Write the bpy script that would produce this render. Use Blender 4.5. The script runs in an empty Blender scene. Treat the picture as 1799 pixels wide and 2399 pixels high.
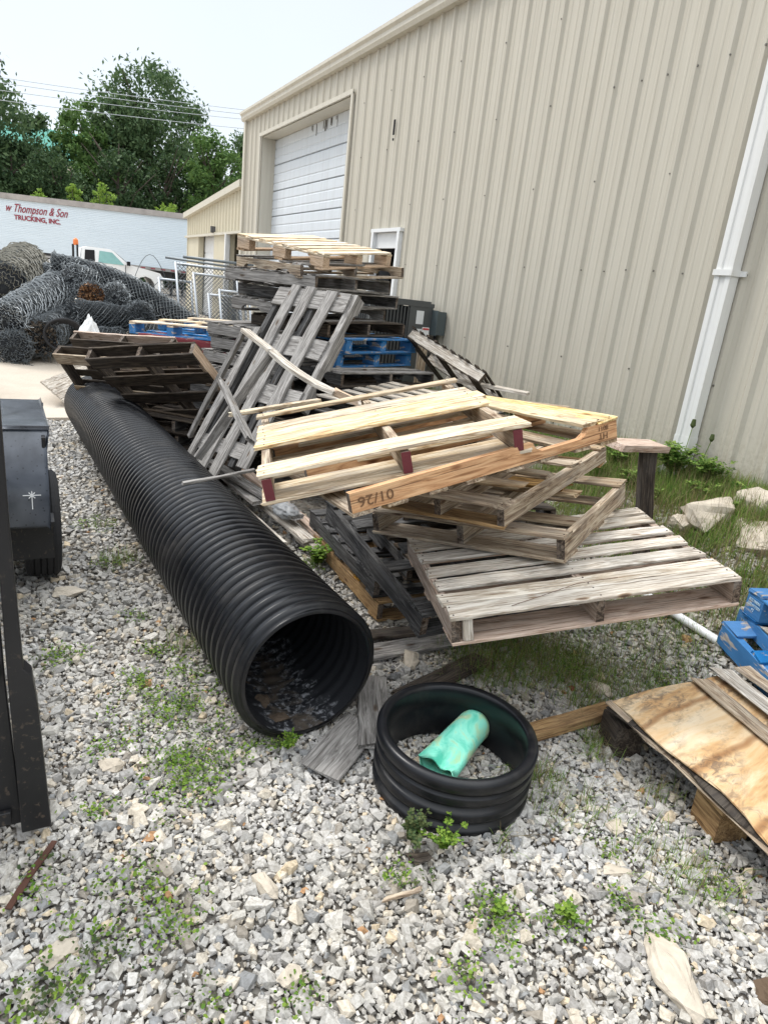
import bpy, bmesh, math, random
import numpy as np
from mathutils import Vector, Matrix, Euler
S = bpy.context.scene
COL = S.collection
R = math.radians
random.seed(7)
RNG = np.random.default_rng(11)

# ------------------------------------------------------------------ camera, sky, sun, exposure
CAM_Z = 1.95
YAW, PITCH, ROLL, FPX = 0.514874, 0.311179, 0.114516, 1572.65
fw = Vector((math.sin(YAW)*math.cos(PITCH), math.cos(YAW)*math.cos(PITCH), -math.sin(PITCH)))
r0 = Vector((math.cos(YAW), -math.sin(YAW), 0)); u0 = r0.cross(fw)
rt = r0*math.cos(ROLL)+u0*math.sin(ROLL); up = -r0*math.sin(ROLL)+u0*math.cos(ROLL)
cam_d = bpy.data.cameras.new('camera'); cam = bpy.data.objects.new('camera', cam_d); COL.objects.link(cam)
M = Matrix((rt, up, -fw)).transposed().to_4x4(); M.translation = (0, 0, CAM_Z); cam.matrix_world = M
cam_d.sensor_fit = 'HORIZONTAL'; cam_d.sensor_width = 36; cam_d.lens = FPX/1799*36
cam_d.clip_start = 0.05; cam_d.clip_end = 4000
S.camera = cam

SUN_EL, SUN_AZ = R(56), R(318)       # azimuth from +y, clockwise: ahead and to the left, veiled by cloud
world = bpy.data.worlds.new('World'); S.world = world; world.use_nodes = True
wn = world.node_tree.nodes; wl = world.node_tree.links; wn.clear()
sky = wn.new('ShaderNodeTexSky'); sky.sky_type = 'NISHITA'; sky.sun_disc = False
sky.sun_elevation = SUN_EL; sky.sun_rotation = SUN_AZ
bg1 = wn.new('ShaderNodeBackground'); bg1.inputs[1].default_value = 0.05; wl.new(sky.outputs[0], bg1.inputs[0])
geo = wn.new('ShaderNodeTexCoord'); sep = wn.new('ShaderNodeSeparateXYZ'); wl.new(geo.outputs['Generated'], sep.inputs[0])
mr = wn.new('ShaderNodeMapRange'); mr.inputs[1].default_value = 0.42; mr.inputs[2].default_value = 1.0
mr.inputs[3].default_value = 0.66; mr.inputs[4].default_value = 2.7; wl.new(sep.outputs[2], mr.inputs[0])
cn = wn.new('ShaderNodeTexNoise'); cn.inputs['Scale'].default_value = 1.6; cn.inputs['Detail'].default_value = 5
wl.new(geo.outputs['Generated'], cn.inputs['Vector'])
cr = wn.new('ShaderNodeMapRange'); cr.inputs[1].default_value = .3; cr.inputs[2].default_value = .7
cr.inputs[3].default_value = .95; cr.inputs[4].default_value = 1.05; wl.new(cn.outputs[0], cr.inputs[0])
mu = wn.new('ShaderNodeMath'); mu.operation = 'MULTIPLY'; wl.new(mr.outputs[0], mu.inputs[0]); wl.new(cr.outputs[0], mu.inputs[1])
bg2 = wn.new('ShaderNodeBackground'); bg2.inputs[0].default_value = (0.965, 0.99, 1.0, 1); wl.new(mu.outputs[0], bg2.inputs[1])
ad = wn.new('ShaderNodeAddShader'); wl.new(bg1.outputs[0], ad.inputs[0]); wl.new(bg2.outputs[0], ad.inputs[1])
wo = wn.new('ShaderNodeOutputWorld'); wl.new(ad.outputs[0], wo.inputs[0])
sd = bpy.data.lights.new('sun', 'SUN'); sd.energy = 1.5; sd.angle = R(11); sd.color = (1.0, 0.96, 0.9)
sun = bpy.data.objects.new('sun', sd); COL.objects.link(sun)
sdir = Vector((math.sin(SUN_AZ)*math.cos(SUN_EL), math.cos(SUN_AZ)*math.cos(SUN_EL), math.sin(SUN_EL)))
sun.rotation_euler = sdir.to_track_quat('Z', 'Y').to_euler(); sun.location = (0, 0, 30)
S.view_settings.view_transform = 'Standard'; S.view_settings.look = 'None'
S.view_settings.exposure = 0.22; S.view_settings.gamma = 1.0
S.cycles.max_bounces = 6; S.cycles.diffuse_bounces = 2; S.cycles.glossy_bounces = 3; S.cycles.transparent_max_bounces = 8

# ------------------------------------------------------------------ helpers
def sm(a, b, x):
    t = np.clip((np.asarray(x, float)-a)/(b-a), 0, 1); return t*t*(3-2*t)
def gz(x, y):
    a = .72*sm(2.7, 4.9, x); b = .62*sm(8.8, 17.0, y)
    return a + b*(1-a/.75)
def tag(o, label=None, cat=None, group=None, kind=None):
    if label: o['label'] = label
    if cat: o['category'] = cat
    if group: o['group'] = group
    if kind: o['kind'] = kind
    return o
def empty(name, loc, rot=(0, 0, 0), label=None, cat=None, group=None):
    o = bpy.data.objects.new(name, None); COL.objects.link(o); o.location = loc; o.rotation_euler = rot
    o.empty_display_size = .1
    return tag(o, label, cat, group)
def mesh_obj(name, v, f, mats, parent=None, mi=None, smooth=False, gc=None):
    me = bpy.data.meshes.new(name); me.from_pydata([tuple(p) for p in v], [], f)
    for m in (mats if isinstance(mats, (list, tuple)) else [mats]): me.materials.append(m)
    if mi is not None: me.polygons.foreach_set('material_index', mi)
    if smooth: me.polygons.foreach_set('use_smooth', [True]*len(me.polygons))
    if gc is not None:
        a = me.attributes.new('gc', 'FLOAT_VECTOR', 'POINT'); a.data.foreach_set('vector', np.asarray(gc, np.float32).ravel())
    me.update()
    o = bpy.data.objects.new(name, me); COL.objects.link(o)
    if parent: o.parent = parent
    return o
def fast_obj(name, V, F, mats, parent=None, mi=None, smooth=False):
    """V (n,3) float, F (m,k) int"""
    me = bpy.data.meshes.new(name); V = np.asarray(V, np.float32); F = np.asarray(F, np.int32); m, k = F.shape
    me.vertices.add(len(V)); me.vertices.foreach_set('co', V.ravel())
    me.loops.add(m*k); me.loops.foreach_set('vertex_index', F.ravel())
    me.polygons.add(m); me.polygons.foreach_set('loop_start', np.arange(0, m*k, k, dtype=np.int32))
    me.polygons.foreach_set('loop_total', np.full(m, k, np.int32))
    for x in (mats if isinstance(mats, (list, tuple)) else [mats]): me.materials.append(x)
    if mi is not None: me.polygons.foreach_set('material_index', np.asarray(mi, np.int32))
    me.polygons.foreach_set('use_smooth', np.full(m, bool(smooth)))
    me.update(calc_edges=True); me.validate()
    o = bpy.data.objects.new(name, me); COL.objects.link(o)
    if parent: o.parent = parent
    return o

class MB:
    def __init__(s): s.v = []; s.f = []; s.g = []; s.m = []
    def add(s, vs, fs, gc=None, mi=0):
        o = len(s.v); s.v += [Vector(p) for p in vs]; s.g += [tuple(p) for p in (gc if gc is not None else vs)]
        s.f += [tuple(i+o for i in f) for f in fs]; s.m += [mi]*len(fs)
    def box(s, c, d, mi=0, rot=None):
        c = Vector(c); h = Vector(d)/2
        vs = [Vector((x*h.x, y*h.y, z*h.z)) for x in (-1, 1) for y in (-1, 1) for z in (-1, 1)]
        if rot is not None: vs = [rot @ p for p in vs]
        s.add([c+p for p in vs], [(0, 1, 3, 2), (4, 6, 7, 5), (0, 4, 5, 1), (2, 3, 7, 6), (0, 2, 6, 4), (1, 5, 7, 3)], mi=mi)
    def plank(s, a, b, upv, w, t, seg=6, jit=.0015, chip=.008, bow=0, ch=.002, mi=0, wedge=1.0):
        a = Vector(a); b = Vector(b); d = b-a; L = d.length; d.normalize(); side = Vector(upv).cross(d).normalized(); u = d.cross(side)
        hw, ht = w/2, t/2; c = min(ch, ht*.5)
        cs = [(-hw+c, -ht), (hw-c, -ht), (hw, -ht+c), (hw, ht-c), (hw-c, ht), (-hw+c, ht), (-hw, ht-c), (-hw, -ht+c)]
        ro = Vector((random.uniform(0, 60), random.uniform(0, 60), random.uniform(0, 60)))
        vs = []; gs = []; ph = random.uniform(0, 6); am = random.uniform(0, 1)*jit*2
        e0 = [random.uniform(-chip, chip*.3) for _ in range(8)]; e1 = [random.uniform(-chip, chip*.3) for _ in range(8)]
        sk = random.uniform(-chip, chip)
        for i in range(seg+1):
            k = i/seg; of = math.sin(ph+k*5)*am; bw = bow*4*k*(1-k); ws = 1+(wedge-1)*k+random.uniform(-1, 1)*jit/max(hw, .02)
            for j, (x, z) in enumerate(cs):
                dl = 0
                if i == 0: dl = -e0[j]+sk*x/hw*.5
                if i == seg: dl = e1[j]+sk*x/hw*.5
                jx = random.uniform(-jit, jit)*.6; jz = random.uniform(-jit, jit)*.25
                vs.append(a+d*(L*k+dl)+side*(x*ws+of+jx)+u*(z+bw+jz)); gs.append(ro+Vector((L*k, x, z)))
        fs = [tuple(range(7, -1, -1)), tuple(seg*8+j for j in range(8))]
        for i in range(seg):
            for j in range(8):
                k = (j+1) % 8; fs.append((i*8+j, i*8+k, (i+1)*8+k, (i+1)*8+j))
        s.add(vs, fs, gs, mi)
    def stringer(s, x, y0, y1, z0, z1, t, notch=0, mi=0, endmi=None):
        """board on edge along y; notch -1 below, +1 above, 0 none"""
        L = y1-y0; h = z1-z0; pts = [(y0, z0)]
        nd = h*(.55 if notch == 1 else .42)
        def curve(ya, yb, zz, sg):
            r = nd; return [(ya, zz), (ya+.012, zz+sg*r*.55), (ya+.045, zz+sg*r), (yb-.045, zz+sg*r), (yb-.012, zz+sg*r*.55), (yb, zz)]
        n1 = (y0+.15*L, y0+.38*L); n2 = (y0+.65*L, y0+.88*L)
        if notch == -1: pts += curve(n1[0], n1[1], z0, 1)+curve(n2[0], n2[1], z0, 1)
        else: pts += [(y0+L*.33, z0), (y0+L*.66, z0)]
        pts += [(y1, z0), (y1, z1)]
        if notch == 1: pts += curve(n2[0], n2[1], z1, -1)[::-1]
        else: pts += [(y0+L*.66, z1), (y0+L*.33, z1)]
        pts += [(y0, z1)]
        n = len(pts); ro = Vector((random.uniform(0, 60), random.uniform(0, 60), random.uniform(0, 60)))
        j = lambda: random.uniform(-.0012, .0012)
        vs = [Vector((x-t/2+j(), y+j(), z+j())) for y, z in pts]+[Vector((x+t/2+j(), y+j(), z+j())) for y, z in pts]
        gs = [ro+Vector((y, z, -t/2)) for y, z in pts]+[ro+Vector((y, z, t/2)) for y, z in pts]
        # side faces as strips between lower and upper chains to stay planar-ish
        fs = [tuple(range(n-1, -1, -1))[::-1][::-1], tuple(range(n, 2*n))]
        for i in range(n): k = (i+1) % n; fs.append((i, k, k+n, i+n))
        o = len(s.m); s.add(vs, fs, gs, mi)
        if endmi is not None:
            for i in range(n):
                k = (i+1) % n
                if abs(pts[i][0]-pts[k][0]) < 1e-6 and abs(pts[i][1]-pts[k][1]) > h*.9: s.m[o+2+i] = endmi
    def tube(s, pts, r, n=6, mi=0, caps=True):
        pts = [Vector(p) for p in pts]; rs = r if isinstance(r, (list, tuple)) else [r]*len(pts)
        vs = []; pu = None
        for i, p in enumerate(pts):
            d = (pts[min(i+1, len(pts)-1)]-pts[max(i-1, 0)]).normalized()
            if pu is None: pu = Vector((0, 0, 1)) if abs(d.z) < .9 else Vector((1, 0, 0))
            a = d.cross(pu).normalized(); b = a.cross(d); pu = b
            vs += [p+(a*math.cos(2*math.pi*k/n)+b*math.sin(2*math.pi*k/n))*rs[i] for k in range(n)]
        fs = []
        for i in range(len(pts)-1):
            for k in range(n): q = (k+1) % n; fs.append((i*n+k, i*n+q, (i+1)*n+q, (i+1)*n+k))
        if caps: fs += [tuple(range(n-1, -1, -1)), tuple((len(pts)-1)*n+k for k in range(n))]
        s.add(vs, fs, mi=mi)
    def build(s, name, mats, parent=None, smooth=False):
        return mesh_obj(name, s.v, s.f, mats, parent, s.m, smooth, s.g)

# ------------------------------------------------------------------ materials
def nt(name):
    m = bpy.data.materials.new(name); m.use_nodes = True; t = m.node_tree; return m, t.nodes, t.links, t.nodes['Principled BSDF']
def ramp(n, stops, interp='LINEAR'):
    r = n.new('ShaderNodeValToRGB'); r.color_ramp.interpolation = interp
    e = r.color_ramp.elements
    while len(e) < len(stops): e.new(.5)
    for el, (p, c) in zip(e, stops): el.position = p; el.color = (*c, 1) if len(c) == 3 else c
    return r
def mixc(n, l, fac, a, b, mode='MIX'):
    m = n.new('ShaderNodeMix'); m.data_type = 'RGBA'; m.blend_type = mode
    for sock, val in ((m.inputs[0], fac), (m.inputs[6], a), (m.inputs[7], b)):
        if hasattr(val, 'is_output'): l.new(val, sock)
        elif isinstance(val, (int, float)): sock.default_value = val
        else: sock.default_value = (*val, 1)
    return m.outputs[2]
def noise(n, l, vec, sc, det=5, dist=0, rough=.5):
    x = n.new('ShaderNodeTexNoise'); x.inputs['Scale'].default_value = sc; x.inputs['Detail'].default_value = det
    x.inputs['Distortion'].default_value = dist; x.inputs['Roughness'].default_value = rough
    if vec is not None: l.new(vec, x.inputs['Vector'])
    return x.outputs[0]
def mapping(n, l, vec, sc):
    m = n.new('ShaderNodeMapping'); m.inputs['Scale'].default_value = sc; l.new(vec, m.inputs[0]); return m.outputs[0]
def bump(n, l, h, bs, st, dist=.002):
    b = n.new('ShaderNodeBump'); b.inputs['Strength'].default_value = st; b.inputs['Distance'].default_value = dist
    l.new(h, b.inputs['Height']); l.new(b.outputs[0], bs.inputs['Normal'])
def wood(name, dark, mid, light, rough=.85, var=.22, blotch=(.45, .42, .38), bl=.5, paint=None, chipy=.46):
    m, n, l, b = nt(name)
    at = n.new('ShaderNodeAttribute'); at.attribute_name = 'gc'; v = at.outputs['Vector']
    g1 = noise(n, l, mapping(n, l, v, (3.2, 34, 34)), 1.0, 8, 1.8, .68)
    g2 = noise(n, l, mapping(n, l, v, (3, 150, 150)), 1.0, 3, .3)
    rp = ramp(n, [(.34, dark), (.48, mid), (.60, light)]); l.new(g1, rp.inputs[0])
    bn = noise(n, l, mapping(n, l, v, (3.5, 11, 11)), 1.0, 5, .4)
    br = ramp(n, [(.48, (0, 0, 0)), (.68, (1, 1, 1))]); l.new(bn, br.inputs[0])
    fb = n.new('ShaderNodeMath'); fb.operation = 'MULTIPLY'; l.new(br.outputs[0], fb.inputs[0]); fb.inputs[1].default_value = bl
    c = mixc(n, l, fb.outputs[0], rp.outputs[0], blotch)
    cr2 = ramp(n, [(.33, (.16, .13, .11)), (.44, (1, 1, 1))]); l.new(g2, cr2.inputs[0])
    c = mixc(n, l, .7, c, cr2.outputs[0], 'MULTIPLY')
    vk = n.new('ShaderNodeTexVoronoi'); vk.inputs['Scale'].default_value = 1; vk.inputs['Randomness'].default_value = 1; l.new(mapping(n, l, v, (3.2, 9, 9)), vk.inputs['Vector'])
    kr = ramp(n, [(.05, (.22, .13, .08)), (.085, (.55, .42, .3)), (.13, (1, 1, 1))]); l.new(vk.outputs['Distance'], kr.inputs[0]); c = mixc(n, l, .85, c, kr.outputs[0], 'MULTIPLY')
    if paint:
        pn = noise(n, l, mapping(n, l, v, (7, 22, 22)), 1.0, 6, .5)
        pr = ramp(n, [(chipy-.03, (0, 0, 0)), (chipy+.03, (1, 1, 1))]); l.new(pn, pr.inputs[0])
        pv = noise(n, l, v, 9, 3)
        pc = mixc(n, l, pv, tuple(x*.7 for x in paint), tuple(min(1, x*1.3+.01) for x in paint))
        c = mixc(n, l, pr.outputs[0], c, pc)
    gi = n.new('ShaderNodeNewGeometry'); mr_ = n.new('ShaderNodeMapRange'); mr_.inputs[3].default_value = 1-var; mr_.inputs[4].default_value = 1+var
    l.new(gi.outputs['Random Per Island'], mr_.inputs[0])
    hs = n.new('ShaderNodeHueSaturation'); l.new(mr_.outputs[0], hs.inputs['Value']); l.new(c, hs.inputs['Color'])
    mr2 = n.new('ShaderNodeMapRange'); mr2.inputs[3].default_value = .8; mr2.inputs[4].default_value = 1.2
    fr = n.new('ShaderNodeMath'); fr.operation = 'FRACT'; mm = n.new('ShaderNodeMath'); mm.operation = 'MULTIPLY'; mm.inputs[1].default_value = 7.3
    l.new(gi.outputs['Random Per Island'], mm.inputs[0]); l.new(mm.outputs[0], fr.inputs[0]); l.new(fr.outputs[0], mr2.inputs[0]); l.new(mr2.outputs[0], hs.inputs['Saturation'])
    l.new(hs.outputs[0], b.inputs['Base Color']); b.inputs['Roughness'].default_value = rough; b.inputs['Specular IOR Level'].default_value = .3
    ma = n.new('ShaderNodeMath'); ma.operation = 'ADD'; l.new(g1, ma.inputs[0]); l.new(g2, ma.inputs[1])
    bump(n, l, ma.outputs[0], b, .7, .003)
    return m
def simple(name, col, rough=.6, metal=0, nv=.15, ns=6, bmp=0, bs=40, spec=.5):
    m, n, l, b = nt(name); tc = n.new('ShaderNodeTexCoord')
    x = noise(n, l, tc.outputs['Object'], ns, 6, .2)
    c = mixc(n, l, x, tuple(v*(1-nv) for v in col), tuple(min(1, v*(1+nv)) for v in col))
    l.new(c, b.inputs['Base Color']); b.inputs['Roughness'].default_value = rough; b.inputs['Metallic'].default_value = metal
    b.inputs['Specular IOR Level'].default_value = spec
    if bmp: bump(n, l, noise(n, l, tc.outputs['Object'], bs, 5), b, bmp, .004)
    return m

W = {}
W['white'] = wood('weathered_pale_wood', (.22, .165, .115), (.49, .43, .355), (.71, .665, .59), bl=.5, blotch=(.37, .33, .285), var=.16)
W['brownside'] = wood('brown_grey_wood', (.16, .11, .075), (.34, .25, .19), (.48, .38, .31), bl=.3, blotch=(.42, .35, .3))
W['pine'] = wood('yellow_pine', (.28, .17, .09), (.60, .46, .29), (.80, .70, .53), bl=.7, blotch=(.42, .37, .31), var=.16)
W['orange'] = wood('orange_pine', (.30, .13, .04), (.56, .28, .11), (.70, .41, .19), bl=.35, blotch=(.36, .19, .09), var=.1)
W['yellow'] = wood('yellow_board', (.33, .21, .09), (.62, .47, .26), (.78, .66, .42), bl=.6, blotch=(.34, .27, .2), var=.1)
W['tan'] = wood('tan_wood', (.15, .095, .055), (.34, .25, .165), (.52, .43, .31), bl=.5, blotch=(.24, .215, .19), var=.2)
W['grey'] = wood('silver_grey_wood', (.10, .09, .08), (.235, .22, .205), (.38, .36, .335), bl=.5, blotch=(.22, .21, .2), var=.18)
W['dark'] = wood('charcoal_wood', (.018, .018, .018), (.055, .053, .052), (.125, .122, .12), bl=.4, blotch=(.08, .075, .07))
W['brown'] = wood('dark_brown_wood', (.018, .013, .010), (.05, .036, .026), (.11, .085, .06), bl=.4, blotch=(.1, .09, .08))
W['honey'] = wood('wet_honey_wood', (.12, .06, .02), (.30, .17, .06), (.45, .28, .11), bl=.3, blotch=(.15, .1, .06))
W['new'] = wood('fresh_sawn_wood', (.60, .44, .27), (.76, .62, .44), (.88, .77, .60), bl=.2, blotch=(.6, .55, .46), var=.1)
W['block'] = wood('end_grain_block', (.35, .22, .13), (.55, .38, .24), (.68, .50, .34), bl=.3)
W['blue'] = wood('blue_painted_wood', (.2, .17, .14), (.4, .35, .3), (.55, .5, .45), paint=(.004, .15, .40), chipy=.40, var=.12)
W['red'] = wood('red_painted_wood', (.2, .15, .12), (.35, .28, .22), (.5, .42, .35), paint=(.17, .012, .02), chipy=.34, var=.1)
W['maroon'] = wood('maroon_painted_end', (.1, .03, .03), (.2, .05, .05), (.3, .1, .09), paint=(.14, .018, .025), chipy=.3)
W['barn'] = wood('pinkish_board', (.28, .17, .11), (.50, .36, .27), (.64, .50, .40), bl=.3)
W['endgrain'] = wood('dark_end_grain', (.02, .014, .01), (.07, .048, .034), (.19, .14, .10), bl=.3)
M_nail = simple('nail_head', (.06, .04, .035), .6, .3)

def stone_mat(name, cols):
    m, n, l, b = nt(name); gi = n.new('ShaderNodeNewGeometry')
    stops = []; p = 0
    for w_, c in cols: stops.append((p, c)); p += w_
    rp = ramp(n, stops, 'CONSTANT'); l.new(gi.outputs['Random Per Island'], rp.inputs[0])
    tc = n.new('ShaderNodeTexCoord'); x = noise(n, l, tc.outputs['Object'], 70, 6, .6, .6)
    r2 = ramp(n, [(.3, (.62, .60, .57)), (.6, (1.1, 1.1, 1.1))]); l.new(x, r2.inputs[0])
    c = mixc(n, l, 1.0, rp.outputs[0], r2.outputs[0], 'MULTIPLY')
    x3 = noise(n, l, tc.outputs['Object'], 1.1, 3)
    r3 = ramp(n, [(.35, (.84, .82, .78)), (.6, (1, 1, 1))]); l.new(x3, r3.inputs[0])
    c = mixc(n, l, 1.0, c, r3.outputs[0], 'MULTIPLY')
    l.new(c, b.inputs['Base Color']); b.inputs['Roughness'].default_value = .9; b.inputs['Specular IOR Level'].default_value = .25
    bump(n, l, noise(n, l, tc.outputs['Object'], 160, 4), b, .2, .001)
    return m
M_gravel = stone_mat('crushed_limestone', [(.16, (.45, .44, .42)), (.15, (.53, .515, .49)), (.12, (.37, .36, .35)), (.14, (.61, .59, .555)),
    (.12, (.49, .48, .46)), (.10, (.62, .565, .48)), (.04, (.28, .285, .29)), (.09, (.54, .52, .48)), (.03, (.64, .54, .40)), (.043, (.34, .31, .27)), (.007, (.44, .26, .14))])
M_rock = simple('cream_limestone', (.54, .475, .385), .95, 0, .42, 14, 1.0, 45)
M_rockg = simple('grey_limestone', (.5, .49, .47), .95, 0, .25, 12, .8, 30)
M_rust = simple('rusty_steel', (.10, .045, .03), .85, .2, .4, 20, .4)
def ground_mat():
    m, n, l, b = nt('gravel_bed'); tc = n.new('ShaderNodeTexCoord')
    vo = n.new('ShaderNodeTexVoronoi'); vo.inputs['Scale'].default_value = 26; l.new(tc.outputs['Object'], vo.inputs['Vector'])
    sp = n.new('ShaderNodeSeparateColor'); l.new(vo.outputs['Color'], sp.inputs[0])
    rp = ramp(n, [(0, (.07, .06, .05)), (.3, (.14, .125, .105)), (.6, (.24, .225, .20)), (1, (.17, .14, .11))]); l.new(sp.outputs[0], rp.inputs[0])
    l.new(rp.outputs[0], b.inputs['Base Color']); b.inputs['Roughness'].default_value = .95
    bump(n, l, vo.outputs['Distance'], b, .9, -.02); return m
M_ground = ground_mat()
def concrete_mat():
    m, n, l, b = nt('tan_concrete'); tc = n.new('ShaderNodeTexCoord')
    x = noise(n, l, tc.outputs['Object'], .8, 7, .4, .6); rp = ramp(n, [(.3, (.42, .36, .29)), (.55, (.52, .455, .375)), (.75, (.58, .52, .44))]); l.new(x, rp.inputs[0])
    y = noise(n, l, tc.outputs['Object'], 60, 4); r2 = ramp(n, [(.3, (.85, .85, .85)), (.6, (1, 1, 1))]); l.new(y, r2.inputs[0])
    l.new(mixc(n, l, 1., rp.outputs[0], r2.outputs[0], 'MULTIPLY'), b.inputs['Base Color']); b.inputs['Roughness'].default_value = .9; return m
M_conc = concrete_mat()
def siding_mat(name, col, splash=False):
    m, n, l, b = nt(name); tc = n.new('ShaderNodeTexCoord'); v = tc.outputs['Object']
    x = noise(n, l, mapping(n, l, v, (1, 2.5, .25)), 2.0, 6, .3); y = noise(n, l, mapping(n, l, v, (14, 14, .6)), 1.6, 5)
    c = mixc(n, l, x, tuple(a*.92 for a in col), tuple(min(1, a*1.06) for a in col))
    r2 = ramp(n, [(.32, (.88, .87, .85)), (.55, (1, 1, 1))]); l.new(y, r2.inputs[0]); c = mixc(n, l, .6, c, r2.outputs[0], 'MULTIPLY')
    if splash:        # mud splash at the foot and rust coloured run marks
        sp = n.new('ShaderNodeSeparateXYZ'); l.new(v, sp.inputs[0]); mz = n.new('ShaderNodeMapRange'); mz.inputs[1].default_value = 1.35; mz.inputs[2].default_value = .78; l.new(sp.outputs[2], mz.inputs[0])
        q = noise(n, l, v, 22, 6, .5, .7); rq = ramp(n, [(.46, (0, 0, 0)), (.60, (1, 1, 1))]); l.new(q, rq.inputs[0])
        f = n.new('ShaderNodeMath'); f.operation = 'MULTIPLY'; l.new(mz.outputs[0], f.inputs[0]); l.new(rq.outputs[0], f.inputs[1])
        f2 = n.new('ShaderNodeMath'); f2.operation = 'MULTIPLY'; f2.inputs[1].default_value = .55; l.new(f.outputs[0], f2.inputs[0]); c = mixc(n, l, f2.outputs[0], c, (.30, .26, .19))
        st = noise(n, l, mapping(n, l, v, (9, 9, .35)), 1.4, 4); rs = ramp(n, [(.60, (0, 0, 0)), (.72, (1, 1, 1))]); l.new(st, rs.inputs[0])
        f3 = n.new('ShaderNodeMath'); f3.operation = 'MULTIPLY'; f3.inputs[1].default_value = .16; l.new(rs.outputs[0], f3.inputs[0]); c = mixc(n, l, f3.outputs[0], c, (.40, .35, .26))
    l.new(c, b.inputs['Base Color']); b.inputs['Roughness'].default_value = .5; b.inputs['Specular IOR Level'].default_value = .35
    bump(n, l, noise(n, l, v, 120, 3), b, .08, .002); return m
M_side = siding_mat('tan_steel_siding', (.535, .50, .42), True)
M_trim = siding_mat('tan_trim', (.60, .565, .48))
M_low = siding_mat('cream_steel_siding', (.60, .55, .42))
M_downs = siding_mat('white_downspout', (.76, .76, .74))
M_screw = simple('zinc_screw', (.17, .16, .14), .5, .4)
M_ohd = siding_mat('white_overhead_door', (.66, .70, .74))
M_groove = simple('door_groove', (.28, .30, .32), .6)
M_white = simple('white_paint', (.75, .76, .76), .5, 0, .06)
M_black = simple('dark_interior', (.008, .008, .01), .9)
M_grey = simple('grey_interior', (.10, .10, .105), .8)
M_hdpe = None
def hdpe(name, dust=.5):
    m, n, l, b = nt(name); tc = n.new('ShaderNodeTexCoord'); x = noise(n, l, tc.outputs['Object'], 5, 7, .5, .65)
    rp = ramp(n, [(.35, (.005, .0055, .007)), (.7, (.012, .013, .016))]); l.new(x, rp.inputs[0])
    dn = noise(n, l, tc.outputs['Object'], 2.3, 8, .8, .75); dr_ = ramp(n, [(.52, (0, 0, 0)), (.72, (1, 1, 1))]); l.new(dn, dr_.inputs[0])
    fd = n.new('ShaderNodeMath'); fd.operation = 'MULTIPLY'; fd.inputs[1].default_value = .5; l.new(dr_.outputs[0], fd.inputs[0])
    l.new(mixc(n, l, fd.outputs[0], rp.outputs[0], (.055, .05, .045)), b.inputs['Base Color'])
    r2 = mixc(n, l, fd.outputs[0], (.30, .30, .30), (.75, .75, .75)); l.new(r2, b.inputs['Roughness']); b.inputs['Specular IOR Level'].default_value = .36
    bump(n, l, noise(n, l, tc.outputs['Object'], 55, 4), b, .06, .003); return m
M_hdpe = hdpe('black_plastic_pipe')
def liner_mat():
    m, n, l, b = nt('pipe_liner'); tc = n.new('ShaderNodeTexCoord'); v = tc.outputs['Object']; sp = n.new('ShaderNodeSeparateXYZ'); l.new(v, sp.inputs[0])
    # dried silt line left on the invert by standing water
    x = noise(n, l, v, 9, 7, .8, .65)
    a = n.new('ShaderNodeMath'); a.operation = 'MULTIPLY_ADD'; l.new(x, a.inputs[0]); a.inputs[1].default_value = .22; l.new(sp.outputs[2], a.inputs[2])
    r1 = ramp(n, [(0, (1, 1, 1)), (.001, (1, 1, 1))])
    mr1 = n.new('ShaderNodeMapRange'); mr1.inputs[1].default_value = -.17; mr1.inputs[2].default_value = -.20; l.new(a.outputs[0], mr1.inputs[0])
    mud = mixc(n, l, noise(n, l, v, 30, 5), (.03, .022, .015), (.12, .10, .08))
    mr2_ = n.new('ShaderNodeMapRange'); mr2_.inputs[1].default_value = -.125; mr2_.inputs[2].default_value = -.16; l.new(a.outputs[0], mr2_.inputs[0])
    sc = ramp(n, [(.50, (0, 0, 0)), (.62, (1, 1, 1))]); l.new(noise(n, l, v, 38, 6, .5, .7), sc.inputs[0])
    f2 = n.new('ShaderNodeMath'); f2.operation = 'MULTIPLY'; l.new(sc.outputs[0], f2.inputs[0]); l.new(mr2_.outputs[0], f2.inputs[1])
    c = mixc(n, l, f2.outputs[0], (.010, .011, .014), (.26, .27, .29)); c = mixc(n, l, mr1.outputs[0], c, mud)
    l.new(c, b.inputs['Base Color']); b.inputs['Roughness'].default_value = .6; return m
M_liner = liner_mat()
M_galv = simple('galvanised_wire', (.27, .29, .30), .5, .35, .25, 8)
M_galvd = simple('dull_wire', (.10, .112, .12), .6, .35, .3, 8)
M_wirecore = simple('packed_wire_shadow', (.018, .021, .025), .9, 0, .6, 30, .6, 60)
M_leafcore = simple('brown_leaf_litter', (.16, .07, .03), .95, 0, .7, 26, .8, 40)
M_tube = simple('galvanised_tube', (.52, .55, .58), .4, .5, .1)
M_tubed = simple('dark_galvanised_tube', (.20, .22, .23), .5, .5, .15)
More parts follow.
